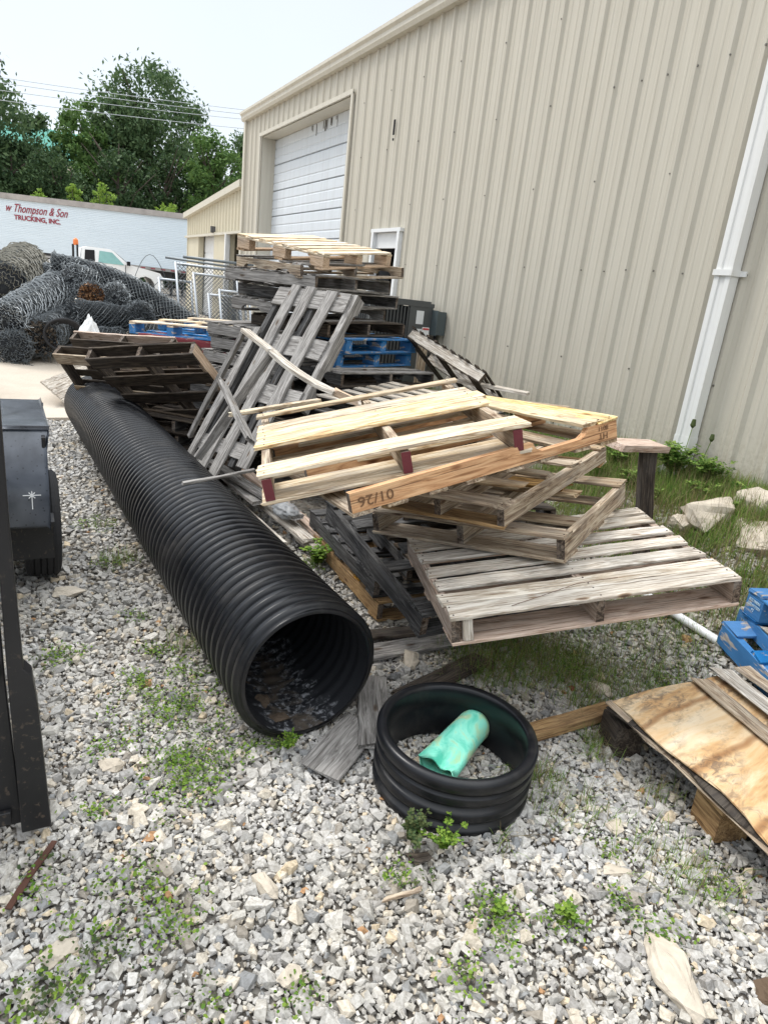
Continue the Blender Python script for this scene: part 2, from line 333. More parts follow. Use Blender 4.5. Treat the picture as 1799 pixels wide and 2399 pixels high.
def btrail_mat():
    m, n, l, b = nt('black_painted_steel'); tc = n.new('ShaderNodeTexCoord'); v = tc.outputs['Object']
    c = mixc(n, l, noise(n, l, v, 7, 6), (.006, .0065, .008), (.022, .022, .024))
    s1 = ramp(n, [(.60, (0, 0, 0)), (.68, (1, 1, 1))]); l.new(noise(n, l, v, 48, 4, .2, .6), s1.inputs[0])
    sp = n.new('ShaderNodeSeparateXYZ'); l.new(v, sp.inputs[0]); mz = n.new('ShaderNodeMapRange'); mz.inputs[1].default_value = 1.4; mz.inputs[2].default_value = .1; mz.inputs[3].default_value = .2; mz.inputs[4].default_value = .9; l.new(sp.outputs[2], mz.inputs[0])
    f = n.new('ShaderNodeMath'); f.operation = 'MULTIPLY'; l.new(s1.outputs[0], f.inputs[0]); l.new(mz.outputs[0], f.inputs[1])
    c = mixc(n, l, f.outputs[0], c, (.085, .065, .05)); l.new(c, b.inputs['Base Color']); b.inputs['Roughness'].default_value = .38
    bump(n, l, noise(n, l, v, 60, 5), b, .12, .002); return m
M_btrail = btrail_mat()
M_fender = None
def fender_mat():
    m, n, l, b = nt('speckled_black_fender'); tc = n.new('ShaderNodeTexCoord'); v = tc.outputs['Object']
    x = noise(n, l, v, 6, 6, .4); rp = ramp(n, [(.3, (.035, .040, .050)), (.7, (.11, .122, .145))]); l.new(x, rp.inputs[0])
    vo = n.new('ShaderNodeTexVoronoi'); vo.inputs['Scale'].default_value = 38; l.new(v, vo.inputs[0])
    r2 = ramp(n, [(.10, (.25, .25, .25)), (.22, (1, 1, 1))]); l.new(vo.outputs['Distance'], r2.inputs[0])
    l.new(mixc(n, l, .75, rp.outputs[0], r2.outputs[0], 'MULTIPLY'), b.inputs['Base Color']); b.inputs['Roughness'].default_value = .22; return m
M_fender = fender_mat()
M_rubber = simple('tyre_rubber', (.022, .022, .024), .8, 0, .3, 20)
M_teal = None
def pvc_mat():
    m, n, l, b = nt('faded_green_pvc'); tc = n.new('ShaderNodeTexCoord'); v = tc.outputs['Object']
    x = noise(n, l, v, 9, 6, .8, .6); rp = ramp(n, [(.36, (.10, .60, .43)), (.5, (.28, .78, .60)), (.60, (.42, .66, .38)), (.72, (.66, .72, .60))]); l.new(x, rp.inputs[0])
    l.new(rp.outputs[0], b.inputs['Base Color']); b.inputs['Roughness'].default_value = .5; return m
M_teal = pvc_mat()
def leaf(name, c1, c2, tr=.25):
    m, n, l, b = nt(name); gi = n.new('ShaderNodeNewGeometry'); c = mixc(n, l, gi.outputs['Random Per Island'], c1, c2)
    l.new(c, b.inputs['Base Color']); b.inputs['Roughness'].default_value = .65; b.inputs['Specular IOR Level'].default_value = .25
    t = n.new('ShaderNodeBsdfTranslucent'); l.new(c, t.inputs[0]); mx = n.new('ShaderNodeMixShader'); mx.inputs[0].default_value = tr
    l.new(b.outputs[0], mx.inputs[1]); l.new(t.outputs[0], mx.inputs[2]); l.new(mx.outputs[0], n['Material Output'].inputs[0]); return m
M_weed = leaf('clover_leaf', (.07, .16, .02), (.24, .35, .05))
M_weed2 = leaf('dull_weed_leaf', (.045, .085, .03), (.12, .14, .05))
M_grass = leaf('grass_blade', (.08, .19, .03), (.33, .44, .11), .4)
M_straw = leaf('dry_grass_blade', (.20, .15, .07), (.32, .27, .15))
M_T = {'oak': leaf('tree_leaf_mid', (.05, .10, .042), (.15, .22, .095), .3), 'dark': leaf('cedar_leaf', (.026, .060, .026), (.09, .145, .055), .2),
       'bright': leaf('tree_leaf_bright', (.06, .13, .035), (.16, .26, .07), .3), 'lime': leaf('sapling_leaf', (.16, .28, .04), (.30, .42, .08), .3)}
M_bark = simple('bark', (.09, .07, .055), .95, 0, .3, 10, .6, 20)
M_ac = simple('grey_condenser', (.085, .09, .09), .5, .1, .1)
M_acf = simple('condenser_fins', (.035, .037, .04), .7)
M_glass = simple('tinted_glass', (.22, .42, .40), .15, 0, .2)
M_trailer = None
def trailer_mat():
    m, n, l, b = nt('white_trailer_skin'); tc = n.new('ShaderNodeTexCoord'); v = tc.outputs['Object']
    x = noise(n, l, mapping(n, l, v, (.3, .3, 3)), 2, 5); c = mixc(n, l, x, (.60, .68, .74), (.72, .80, .86))
    l.new(c, b.inputs['Base Color']); b.inputs['Roughness'].default_value = .55; return m
M_trailer = trailer_mat()
M_redtext = simple('red_lettering', (.28, .03, .05), .6)
M_ink = simple('black_stencil_ink', (.17, .09, .045), .9, 0, .6, 120)
M_whiteink = simple('white_stencil_ink', (.55, .7, .78), .8)
M_orange = simple('orange_beacon', (.75, .2, .05), .4)
M_plas = simple('cloudy_plastic_sheet', (.40, .42, .44), .3)
M_plas.node_tree.nodes['Principled BSDF'].inputs['Alpha'].default_value = .45
M_brick = simple('red_brick_chip', (.25, .07, .04), .9)

# ------------------------------------------------------------------ ground, pad
def sheet(name, xs, ys, zf, mat):
    X, Y = np.meshgrid(xs, ys, indexing='ij'); V = np.stack([X, Y, zf(X, Y)], -1).reshape(-1, 3); a, b = len(xs), len(ys)
    I = np.arange(a*b).reshape(a, b); F = np.stack([I[:-1, :-1], I[1:, :-1], I[1:, 1:], I[:-1, 1:]], -1).reshape(-1, 4)
    return fast_obj(name, V, F, mat, smooth=True)
xs = np.concatenate([[-1500, -400, -100, -40, -15], np.arange(-6, 7, .15), [8, 15, 40, 100, 400, 1500]])
ys = np.concatenate([[-1500, -400, -100, -30, -10, -4], np.arange(-2, 18, .15), [20, 25, 35, 60, 120, 400, 2500]])
g = sheet('ground', xs, ys, lambda X, Y: gz(X, Y)-.012, M_ground); tag(g, 'grey crushed gravel yard', None, kind='structure')
# concrete apron: from its edge beside the pipe's far end back past the trailer
def pad_edge(x): return 9.22+.12*x
mb = MB(); N = 40; xa = np.linspace(-30, 4.98, N); T = np.concatenate([[0], np.linspace(.02, 1, 44)**1.8])
V = []; 
for x in xa:
    for t in T:
        y = pad_edge(x)+t*52; V.append((x, y, float(gz(x, y))+.035))
K = len(T); F = [(i*K+j, (i+1)*K+j, (i+1)*K+j+1, i*K+j+1) for i in range(N-1) for j in range(K-1)]
o0 = len(V)
for x in xa: V.append((x, pad_edge(x)-.002, float(gz(x, pad_edge(x)))-.08))
F += [(o0+i, o0+i+1, (i+1)*K, i*K) for i in range(N-1)]
pad = mesh_obj('concrete_pad', V, F, M_conc, smooth=False); tag(pad, 'tan concrete apron beyond the gravel', None, kind='structure')

# ------------------------------------------------------------------ gravel stones
def hull(n, sq, seed, blocky=False):
    rr = random.Random(seed); bm = bmesh.new(); sk = rr.uniform(-.35, .35)
    for k in range(n):
        if blocky:
            v = Vector(((k & 1)*2-1+rr.gauss(0, .32), (k >> 1 & 1)*2-1+rr.gauss(0, .32), (k >> 2 & 1)*2-1+rr.gauss(0, .3)))*.68
            if k >= 8: v = Vector((rr.uniform(-1, 1), rr.uniform(-1, 1), rr.choice((-1, 1))*rr.uniform(.6, 1)))*.85
            v.x += sk*v.y
        else: v = Vector((rr.gauss(0, 1), rr.gauss(0, 1), rr.gauss(0, 1))).normalized()*rr.uniform(.82, 1.0)
        bm.verts.new((v.x*sq[0], v.y*sq[1], v.z*sq[2]))
    r = bmesh.ops.convex_hull(bm, input=bm.verts)
    bmesh.ops.delete(bm, geom=[x for x in r['geom_interior'] if isinstance(x, bmesh.types.BMVert)], context='VERTS')
    bm.verts.index_update(); bmesh.ops.triangulate(bm, faces=bm.faces)
    v = np.array([p.co[:] for p in bm.verts]); f = np.array([[q.index for q in x.verts] for x in bm.faces]); bm.free(); return v, f
TP = [hull(random.choice((8, 9, 10, 11)), (1, random.uniform(.6, .95), random.uniform(.42, .75)), i, True) for i in range(24)]+[hull(random.choice((10, 12, 14)), (1, random.uniform(.6, .95), random.uniform(.4, .7)), 300+i) for i in range(16)]
TS = [hull(8, (1, random.uniform(.6, .9), random.uniform(.5, .8)), 100+i, True) for i in range(14)]
def scatter(P, sz, templates, flat=.35):
    """merged stone mesh arrays"""
    n = len(P); t = RNG.integers(0, len(templates), n); Vs = []; Fs = []; off = 0
    yaw = RNG.uniform(0, 6.283, n); ax = RNG.normal(0, flat, n); ay = RNG.normal(0, flat, n)
    for k, (tv, tf) in enumerate(templates):
        idx = np.where(t == k)[0]
        if len(idx) == 0: continue
        ca, sa = np.cos(yaw[idx]), np.sin(yaw[idx]); cx, sx = np.cos(ax[idx]), np.sin(ax[idx]); cy, sy = np.cos(ay[idx]), np.sin(ay[idx])
        Z0 = np.zeros_like(ca); O = np.ones_like(ca)
        Rz = np.stack([ca, -sa, Z0, sa, ca, Z0, Z0, Z0, O], -1).reshape(-1, 3, 3); Rx = np.stack([O, Z0, Z0, Z0, cx, -sx, Z0, sx, cx], -1).reshape(-1, 3, 3)
        Ry = np.stack([cy, Z0, sy, Z0, O, Z0, -sy, Z0, cy], -1).reshape(-1, 3, 3)
        Rm = Rx @ Ry @ Rz
        v = np.einsum('nij,vj->nvi', Rm, tv)*sz[idx][:, None, None]+P[idx][:, None, :]
        Vs.append(v.reshape(-1, 3)); m = len(tv)
        f = (tf[None]+(np.arange(len(idx))*m)[:, None, None]+off).reshape(-1, 3); Fs.append(f); off += len(idx)*m
    return np.concatenate(Vs), np.concatenate(Fs)
def grid_pts(x0, x1, y0, y1, s, keep):
    X, Y = np.meshgrid(np.arange(x0, x1, s), np.arange(y0, y1, s)); X = X.ravel()+RNG.uniform(-.45, .45, X.size)*s; Y = Y.ravel()+RNG.uniform(-.45, .45, Y.size)*s
    k = keep(X, Y); return X[k], Y[k]
dist = lambda X, Y: np.hypot(X-.4, Y)
inview = lambda X, Y: (X > -.75) & (Y < pad_edge(X)-.01) & (X < 4.95) & (X < 1.1+2.2*Y) & ((X-1.2)+(Y-.2) > -2.2)
parts = []
X, Y = grid_pts(-.8, 4.9, .3, 4.2, .0238, lambda X, Y: inview(X, Y)); sz = np.clip(RNG.lognormal(-4.13, .38, len(X)), .007, .036)
parts.append((X, Y, sz, TP))
X, Y = grid_pts(-.8, 3.4, .3, 3.2, .021, lambda X, Y: inview(X, Y)); parts.append((X, Y, RNG.uniform(.005, .011, len(X)), TS))
X, Y = grid_pts(-.8, 3.2, 4.2, 9.6, .036, lambda X, Y: inview(X, Y) & (X < 2.2)); parts.append((X, Y, np.clip(RNG.lognormal(-3.98, .3, len(X)), .010, .034), TS))
VV = []; FF = []; off = 0
for X, Y, sz, tp in parts:
    P = np.stack([X, Y, gz(X, Y)+sz*RNG.uniform(-.25, .45, len(sz))], -1); v, f = scatter(P, sz, tp); VV.append(v); FF.append(f+off); off += len(v)
gr = fast_obj('gravel', np.concatenate(VV), np.concatenate(FF), M_gravel); tag(gr, 'loose grey and cream crushed limestone gravel', 'gravel', kind='stuff')

def rock(name, loc, r, label, mat=None, sq=(1, .8, .6), seed=1, rot=0, group=None, cat='rock', tilt=0):
    v, f = hull(22, sq, seed); bm = bmesh.new(); bv = [bm.verts.new(p*r) for p in v]
    for t in f: bm.faces.new([bv[i] for i in t])
    bmesh.ops.subdivide_edges(bm, edges=bm.edges, cuts=3, use_grid_fill=True)
    rr = random.Random(seed)
    from mathutils import noise as nz
    for q in bm.verts:
        nn = nz.noise(q.co*3/r+Vector((seed, 0, 0)))*.10+nz.noise(q.co*8/r)*.05+nz.noise(q.co*17/r)*.02
        q.co += q.co.normalized()*nn*r
    me = bpy.data.meshes.new(name); bm.to_mesh(me); bm.free(); me.materials.append(mat or M_rock)
    o = bpy.data.objects.new(name, me); COL.objects.link(o); o.location = loc; o.rotation_euler = (tilt, 0, rot); return tag(o, label, cat, group)
# ------------------------------------------------------------------ main building
WX = 5.04; Y0 = 6.3989; RIB = .3048
bld = empty('metal_building', (WX, 7, .75), label='tall tan ribbed metal warehouse with white overhead door', cat='building')
BO = Vector(bld.location)
def loc(o): o.location = -BO; return o            # parts are written in world coordinates
def ribbed(name, x, ya, yb, zf0, zf1, holes, mat, parent, depth=.034, screws=None, sign=-1):
    prof = []
    k0 = math.floor((ya-Y0)/RIB)-1; k1 = math.ceil((yb-Y0)/RIB)+1
    for k in range(k0, k1):
        c = Y0+k*RIB
        for dy, dd in ((-.045, 0), (-.017, 1), (.017, 1), (.045, 0), (.085, 0), (.095, .16), (.108, .16), (.118, 0), (.187, 0), (.197, .16), (.210, .16), (.220, 0)):
            prof.append((c+dy, dd*depth))
    for h in holes: prof += [(h[0], None), (h[1], None)]
    prof += [(ya, None), (yb, None)]; prof.sort(key=lambda p: p[0]); known = [(p, d) for p, d in prof if d is not None]
    kp = [p for p, d in known]; kd = [d for p, d in known]
    prof = [(p, d if d is not None else float(np.interp(p, kp, kd))) for p, d in prof if ya-1e-6 <= p <= yb+1e-6]
    V = []; F = []
    def strip(p, q, z0a, z0b, z1a, z1b):
        o = len(V); V.extend([(x+sign*p[1], p[0], z0a), (x+sign*q[1], q[0], z0b), (x+sign*q[1], q[0], z1b), (x+sign*p[1], p[0], z1a)]); F.append((o, o+1, o+2, o+3))
    for p, q in zip(prof, prof[1:]):
        if q[0]-p[0] < 1e-5: continue
        m = (p[0]+q[0])/2; zs = [(zf0(p[0]), zf0(q[0]), zf1(p[0]), zf1(q[0]))]; hs = [h for h in holes if h[0] < m < h[1]]
        if hs:
            h = hs[0]; zs = []
            if h[2] > zf0(m)+.01: zs.append((zf0(p[0]), zf0(q[0]), h[2], h[2]))
            zs.append((h[3], h[3], zf1(p[0]), zf1(q[0])))
        for z in zs: strip(p, q, *z)
    mi = [0]*len(F)
    if screws:
        for y, z, r in screws:
            if any(h[0]-.05 < y < h[1]+.05 and h[2]-.05 < z < h[3]+.05 for h in holes): continue
            o = len(V); n = 6; xx = x+sign*(.006+float(np.interp(y, kp, kd)))
            V += [(xx, y+r*math.cos(i*math.pi/3), z+r*math.sin(i*math.pi/3)) for i in range(n)]
            V += [(xx-.0*sign-sign*.008, y+r*math.cos(i*math.pi/3), z+r*math.sin(i*math.pi/3)) for i in range(n)]
            F.append(tuple(range(o, o+n))); F += [(o+i, o+(i+1) % n, o+n+(i+1) % n, o+n+i) for i in range(n)]; mi += [1]*(n+1)
    return mesh_obj(name, V, F, [mat, M_screw], parent, mi)
ZB, ZE = .775, 5.47
scr = []
rows = [(4.788, 3), (4.009, 1), (3.212, 3), (2.405, 1), (1.549, 3), (.86, 1)]
for j in range(-30, 40):
    for z, st in rows:
        if (st == 3 and j % 3) : continue
        y = Y0-.3048*j
        if st == 1 and y > 5.2 and j % 3: continue
        scr.append((y+random.uniform(-.012, .012)-.03*(st == 1), z+random.uniform(-.01, .01), random.uniform(.007, .0105)))
OHD = (11.45, 16.28, .70, 4.98); MD = (9.30, 10.20, .70, 2.86)
loc(ribbed('siding', WX, -4, 17.4, lambda y: ZB, lambda y: ZE, [OHD, MD], M_side, bld, depth=.029, screws=scr))
# vertical seam of the corner, base angle, other faces
mb = MB(); mb.box((WX-.02, 17.47, (ZB+ZE)/2), (.12, .14, ZE-ZB)); mb.box((WX+.15, 17.55, (ZB+ZE)/2), (.3, .06, ZE-ZB)); loc(mb.build('corner_trim', M_trim, bld))
mb = MB(); mb.box((WX+.01, 6.7, ZB-.03), (.06, 21.4, .05)); loc(mb.build('base_trim', M_trim, bld))
mb = MB(); mb.box((WX+10, 17.6, 3.1), (19.6, .1, 4.7)); mb.box((WX+10, -4.0, 3.1), (19.9, .1, 4.7)); mb.box((WX+20, 6.8, 3.1), (.1, 21.4, 4.7)); loc(mb.build('rear_walls', M_side, bld))
mb = MB(); mb.box((WX+10, 6.8, .36), (19.8, 21.5, .7)); loc(mb.build('slab', M_conc, bld))
# roof with rib ends showing above the gutter
mb = MB(); rb = Matrix.Rotation(-math.atan(1/12), 3, 'Y')
mb.box((WX+5, 6.7, ZE+.14+5/12), (10.3, 21.7, .03), rot=rb); mb.box((WX+15, 6.7, ZE+.14+5/12), (10.3, 21.7, .03), rot=Matrix.Rotation(math.atan(1/12), 3, 'Y'))
for k in range(-12, 37):
    y = Y0+k*.3048
    if -4 < y < 17.5: mb.box((WX+2.62, y, ZE+.158+2.62/12), (5.3, .055, .05), rot=rb)
loc(mb.build('roof', M_trim, bld))
# gutter: profiled channel along the eave
prof = [(.01, -.02), (-.10, -.02), (-.13, .03), (-.13, .085), (-.165, .12), (-.165, .17), (-.14, .17), (-.14, .155)]
V = []; F = []
for y in (-4.0, 17.62):
    V += [(WX-.0+a, y, ZE+b) for a, b in prof]
n = len(prof); F = [(i, i+1, n+i+1, n+i) for i in range(n-1)]+[tuple(range(n)), tuple(range(n, 2*n))]
loc(mesh_obj('gutter', V, F, M_trim, bld))
# overhead door, deep return, trim
mb = MB(); y0, y1, z0, z1 = OHD; D = .34
mb.box((WX+D/2, y0+.0, (z0+z1)/2), (D, .02, z1-z0)); mb.box((WX+D/2, y1, (z0+z1)/2), (D, .02, z1-z0)); mb.box((WX+D/2, (y0+y1)/2, z1), (D, y1-y0+.02, .02))
mb.box((WX-.045, y0-.03, (z0+z1)/2), (.03, .07, z1-z0+.05)); mb.box((WX-.045, y1+.03, (z0+z1)/2), (.03, .07, z1-z0+.05)); mb.box((WX-.047, (y0+y1)/2, z1+.035), (.03, y1-y0+.13, .07))
loc(mb.build('door_return', M_trim, bld))
od = MB(); NP = 8; hp = (z1-z0)/NP; gm = MB()
for i in range(NP):
    a = z0+i*hp; sub = [0, .04, .04, .26, .29, .31, .34, .60, .63, .65, .68, .96, 1.0]; dep = [-.0, .0, .018, .018, .008, .008, .018, .018, .008, .008, .018, .018, 0]
    vs = []; 
    for s_, d_ in zip(sub, dep): vs += [(WX+D-.02-d_, y0, a+s_*hp), (WX+D-.02-d_, y1, a+s_*hp)]
    od.add(vs, [(2*k, 2*k+1, 2*k+3, 2*k+2) for k in range(len(sub)-1)])
    gm.box((WX+D-.016, (y0+y1)/2, a), (.012, y1-y0-.02, .036))
dr = loc(od.build('overhead_door', M_ohd, bld)); g_ = gm.build('panel_joint', M_groove, dr)
mb = MB(); M_drip = simple('dark_drip_stain', (.16, .15, .14), .9)
for k in range(14):
    yy = 13.2+random.uniform(-.5, .9)*(1 if k % 2 else .5); hh = random.uniform(.05, .22); mb.box((WX+D-.043, yy, z1-.03-hh/2), (.003, random.uniform(.012, .03), hh))
    mb.build('drip_stain', M_drip, dr); mb = MB()
# personnel door opening, frame, interior
y0, y1, z0, z1 = MD; mb = MB()
for yy in (y0+.03, y1-.03): mb.box((WX-.005, yy, (z0+z1)/2), (.12, .07, z1-z0))
mb.box((WX-.003, (y0+y1)/2, z1+.02), (.125, y1-y0+.06, .05)); loc(mb.build('door_frame', M_white, bld))
mb = MB(); mb.box((WX+.03, (y0+y1)/2, z1-.12), (.05, y1-y0-.13, .22)); loc(mb.build('door_header', M_white, bld))
mb = MB(); mb.box((WX+1.3, (y0+y1)/2, 1.8), (.05, 2.6, 2.4)); loc(mb.build('interior_wall', M_grey, bld))
mb = MB(); mb.box((WX+.55, y1-.02, 1.75), (.85, .045, 2.0)); mb.box((WX+.55, y1-.05, 2.3), (.5, .02, .6), 1); loc(mb.build('open_door', [M_grey, M_black], bld))
mb = MB(); mb.box((WX-.04, 9.84, 4.28), (.01, .045, .2)); mb.box((WX-.04, 9.835, 4.12), (.01, .03, .03)); loc(mb.build('wall_slot', M_black, bld))
# downspout
mb = MB(); x0, yc, wd, dp = WX-.095, 3.735, .145, .10
def dsp(z0, z1, x, k=1.0):
    pr = [(-dp/2, -wd/2), (-dp/2, -wd*.2), (-dp/2+.012, -wd*.16), (-dp/2+.012, wd*.16), (-dp/2, wd*.2), (-dp/2, wd/2), (dp/2, wd/2), (dp/2, -wd/2)]
    vs = [(x+a*k, yc+b*k, z0) for a, b in pr]+[(x+a*k, yc+b*k, z1) for a, b in pr]; n = len(pr)
    mb.add(vs, [(i, (i+1) % n, n+(i+1) % n, n+i) for i in range(n)]+[tuple(range(n)), tuple(range(n, 2*n))])
dsp(1.06, 5.46, x0); dsp(.9, 1.10, x0, 1.06)
ds = loc(mb.build('downspout', M_downs, bld))
mb = MB(); mb.tube([(x0, yc, .95), (x0-.02, yc, .86), (x0-.10, yc, .80), (x0-.24, yc, .755)], [.095, .095, .09, .085], 4); mb.build('outlet_elbow', M_downs, ds)
mb = MB(); mb.box((x0-.004, yc, 2.405), (dp+.02, wd+.024, .045)); mb.box((WX-.04, yc+.10, 2.405), (.014, .06, .04)); mb.box((WX-.04, yc-.10, 2.405), (.014, .06, .04)); mb.build('strap', M_downs, ds)

# lower building beyond
lb = empty('low_metal_building', (WX, 20.7, .75), label='low cream metal building with small white garage door beyond the warehouse corner', cat='building'); BO = Vector(lb.location)
zt = lambda y: 4.07+(3.62-4.07)*(y-17.7)/(23.9-17.7)
loc(ribbed('siding', WX+.02, 17.62, 23.9, lambda y: 3.06, lambda y: zt(y), [], M_low, lb, depth=.03))
mb = MB(); mb.box((WX-.02, 20.8, 3.04), (.08, 6.4, .06)); v = []
mb.add([(WX-.12, 17.6, zt(17.6)-.02), (WX-.12, 24.0, zt(24)-.02), (WX-.12, 24.0, zt(24)+.14), (WX-.12, 17.6, zt(17.6)+.14), (WX+8, 17.6, zt(17.6)-.02), (WX+8, 24, zt(24)-.02), (WX+8, 24, zt(24)+.14), (WX+8, 17.6, zt(17.6)+.14)],
       [(0, 1, 2, 3), (3, 2, 6, 7), (0, 4, 5, 1), (0, 3, 7, 4), (1, 5, 6, 2)]); loc(mb.build('roof', M_trim, lb))
mb = MB()
for a, b in ((18.86, 20.45), (22.35, 23.9)): mb.box((WX+.10, (a+b)/2, 1.9), (.16, b-a, 2.3))
mb.box((WX+4, 23.86, 2.3), (8, .1, 2.9)); loc(mb.build('lower_wall', M_low, lb))
mb = MB(); mb.box((WX+.25, 21.4, 1.9), (.05, 1.95, 2.3)); 
for i in range(5): mb.box((WX+.22, 21.4, 1.0+.45*i), (.015, 1.9, .4))
loc(mb.build('garage_door', M_white, lb))
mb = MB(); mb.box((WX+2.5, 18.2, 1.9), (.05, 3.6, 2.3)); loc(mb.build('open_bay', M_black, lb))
mb = MB(); mb.box((WX-.02, 18.88, 1.9), (.12, .1, 2.25)); loc(mb.build('door_frame', M_white, lb))
mb = MB(); mb.box((WX-.08, 20.2, 3.17), (.12, .1, .14)); mb.box((WX-.1, 20.2, 3.09), (.08, .07, .04)); loc(mb.build('wall_lamp', M_grey, lb))

# air conditioner and disconnect box
ac = empty('air_conditioner', (4.42, 8.38, .74), label='grey outdoor air conditioner unit against the metal wall behind the pallet pile', cat='air conditioner')
mb = MB(); mb.box((0, 0, .04), (.96, .9, .08)); mb.build('base', M_conc, ac)
mb = MB()
for sx in (-1, 1):
    for sy in (-1, 1): mb.box((sx*.43, sy*.41, .6), (.07, .06, 1.05))
mb.box((.28, -.42, .6), (.34, .05, 1.04)); mb.box((0, 0, 1.14), (.95, .9, .05)); mb.box((0, 0, 1.175), (.88, .83, .03))
for i in range(12): mb.box((-.36+i*.05, -.43, .6), (.016, .02, 1.02)); mb.box((-.46, -.36+i*.065, .6), (.02, .016, 1.02))
mb.build('cabinet', M_ac, ac)
mb = MB(); mb.box((-.02, .02, .6), (.82, .76, 1.0)); mb.build('coil', M_acf, ac)
for k, (x, z, w, h) in enumerate(((.27, .98, .11, .17), (.27, .77, .10, .13))):
    mb = MB(); mb.box((x, -.449, z), (w, .004, h)); mb.build('paper_label', M_white, ac)
eb = empty('disconnect_box', (4.95, 7.92, 1.55), label='small grey electrical disconnect box on the wall beside the air conditioner', cat='electrical box')
mb = MB(); mb.box((0, 0, .12), (.13, .24, .30)); mb.box((-.07, 0, .12), (.012, .26, .32)); mb.build('enclosure', simple('blue_grey_box', (.07, .09, .095), .5), eb)
mb = MB(); mb.tube([(-.02, -.03, -.03), (-.02, -.03, -.3), (-.06, .1, -.42), (-.2, .25, -.5)], .018, 8); mb.build('conduit', M_black, eb)
ut = empty('utility_post', (4.60, 7.62, .62), label='pale board with red and white warning tag in front of the air conditioner', cat='post')
mb = MB(); mb.plank((0, 0, 0), (.0, 0, .92), (0, 1, 0), .13, .03); mb.build('board', W['tan'], ut)
mb = MB(); mb.box((0, -.02, .93), (.10, .006, .13)); mb.build('tag', M_white, ut); mb = MB(); mb.box((0, -.0245, .975), (.09, .003, .022)); mb.build('tag_band', simple('tag_red', (.5, .04, .04)), ut)

# ------------------------------------------------------------------ corrugated pipe
def corr(s, p, dep):                       # crest wide, valley narrow
    t = (s/p) % 1.0; return dep*(sm(.0, .22, t)*(1-sm(.62, .84, t)))
A = Vector((1.055, 2.36, .342)); B = Vector((.770, 8.44, .38)); AX = (B-A); LP = AX.length; AX.normalize()
pipe = empty('drainage_pipe', A, (0, 0, math.atan2(-AX.x, AX.y)), 'long black corrugated plastic drainage pipe lying on the gravel', 'pipe')
pipe.rotation_euler = Euler((math.asin(AX.z), 0, math.atan2(-AX.x, AX.y)))
PT = .0745; RO, DEP = .337, .035; NS = 96
def revolve(name, prof, mat, parent, axis='y', ns=NS, smooth=True, wob=0):
    """prof: list of (s, r)"""
    P = np.array(prof, float); th = np.linspace(0, 2*np.pi, ns, endpoint=False); s_ = P[:, 0][:, None]; r_ = P[:, 1][:, None]
    c, s2 = np.cos(th)[None], np.sin(th)[None]
    r_ = r_*(1+wob*np.sin(2*th)[None])
    if axis == 'y': V = np.stack([r_*c, s_+0*c+.012*np.sin(s_*1.1)*0, r_*s2], -1)
    else: V = np.stack([r_*c, r_*s2, s_+0*c], -1)
    m = len(P); I = np.arange(m*ns).reshape(m, ns); J = np.roll(I, -1, 1)
    F = np.stack([I[:-1], J[:-1], J[1:], I[1:]], -1).reshape(-1, 4)
    return fast_obj(name, V.reshape(-1, 3), F, mat, parent, smooth=smooth)
ss = np.arange(0, LP, PT/9); pr = [(0, .292), (0.001, .306), (.004, .310)]+[(s+.006, RO-DEP+corr(s, PT, DEP)) for s in ss]+[(LP+.01, .305), (LP+.012, .29)]
revolve('corrugated_wall', pr, M_hdpe, pipe)
revolve('liner', [(.0005+s, .291-.0035*math.cos(2*math.pi*s/PT)*(s > .05)) for s in np.arange(0, LP, PT/5)], M_liner, pipe)
for i, (s, x, z, r) in enumerate(((.17, -.08, -.272, .035), (.30, -.11, -.268, .045), (.42, -.07, -.275, .03))):
    pass
# cut ring of the same pipe
ring = empty('pipe_ring', (1.548, 1.905, .012), (R(1.5), R(-1), .2), 'short black corrugated pipe ring standing on end, holding a green pipe piece', 'pipe ring')
pr = [(.0, .30)]+[(.004, .325)]
HR = .262
for s in np.linspace(.004, HR-.075, 26): pr.append((s, .322+corr(s+.02, .078, .024)))
pr += [(HR-.07, .325), (HR-.062, .341), (HR-.045, .350), (HR-.022, .351), (HR-.008, .346), (HR, .334), (HR+.001, .318), (HR-.006, .306), (HR-.02, .301), (HR-.08, .297), (HR-.10, .303), (HR-.13, .303), (HR-.16, .296), (.0, .298)]
revolve('corrugated_wall', [(s*.99, r*.968) for s, r in pr], M_hdpe, ring, axis='z')
# green broken pipe in the ring
gp = empty('green_pipe_piece', (1.625, 1.985, .105), label='crushed teal green plastic pipe piece lying inside the black ring', cat='pipe piece')
def crushed():
    n, m = 40, 16; V = []; T_ = .005
    ax = Vector((-.36, -.20, -.0)).normalized(); side = Vector((-ax.y, ax.x, 0)); 
    for layer in (0, 1):
        for i in range(m+1):
            t = i/m; s_ = (t-.5)*.37; k = float(sm(.2, 1, t))
            for j in range(n):
                a = 2*math.pi*j/n; r = .077-layer*T_
                x, z = r*math.cos(a), r*math.sin(a)
                z *= (1-.42*k); x *= (1+.24*k)
                dent = k*.052*math.exp(-((a-1.25)/.42)**2); z -= dent*(1.0 if z > 0 else 0); x -= dent*.25
                e = .018*math.sin(3*a+1)*(i == m)
                V.append(ax*(s_+e)+side*x+Vector((0, 0, z-.014*k)))
    F = []; L1 = (m+1)*n
    for i in range(m):
        for j in range(n):
            k = (j+1) % n; F.append((i*n+j, i*n+k, (i+1)*n+k, (i+1)*n+j)); F.append((L1+i*n+j, L1+(i+1)*n+j, L1+(i+1)*n+k, L1+i*n+k))
    for i in (0, m):
        for j in range(n): k = (j+1) % n; F.append((i*n+j, L1+i*n+j, L1+i*n+k, i*n+k))
    return V, F
v, f = crushed(); mesh_obj('cracked_shell', v, f, M_teal, gp, smooth=True)
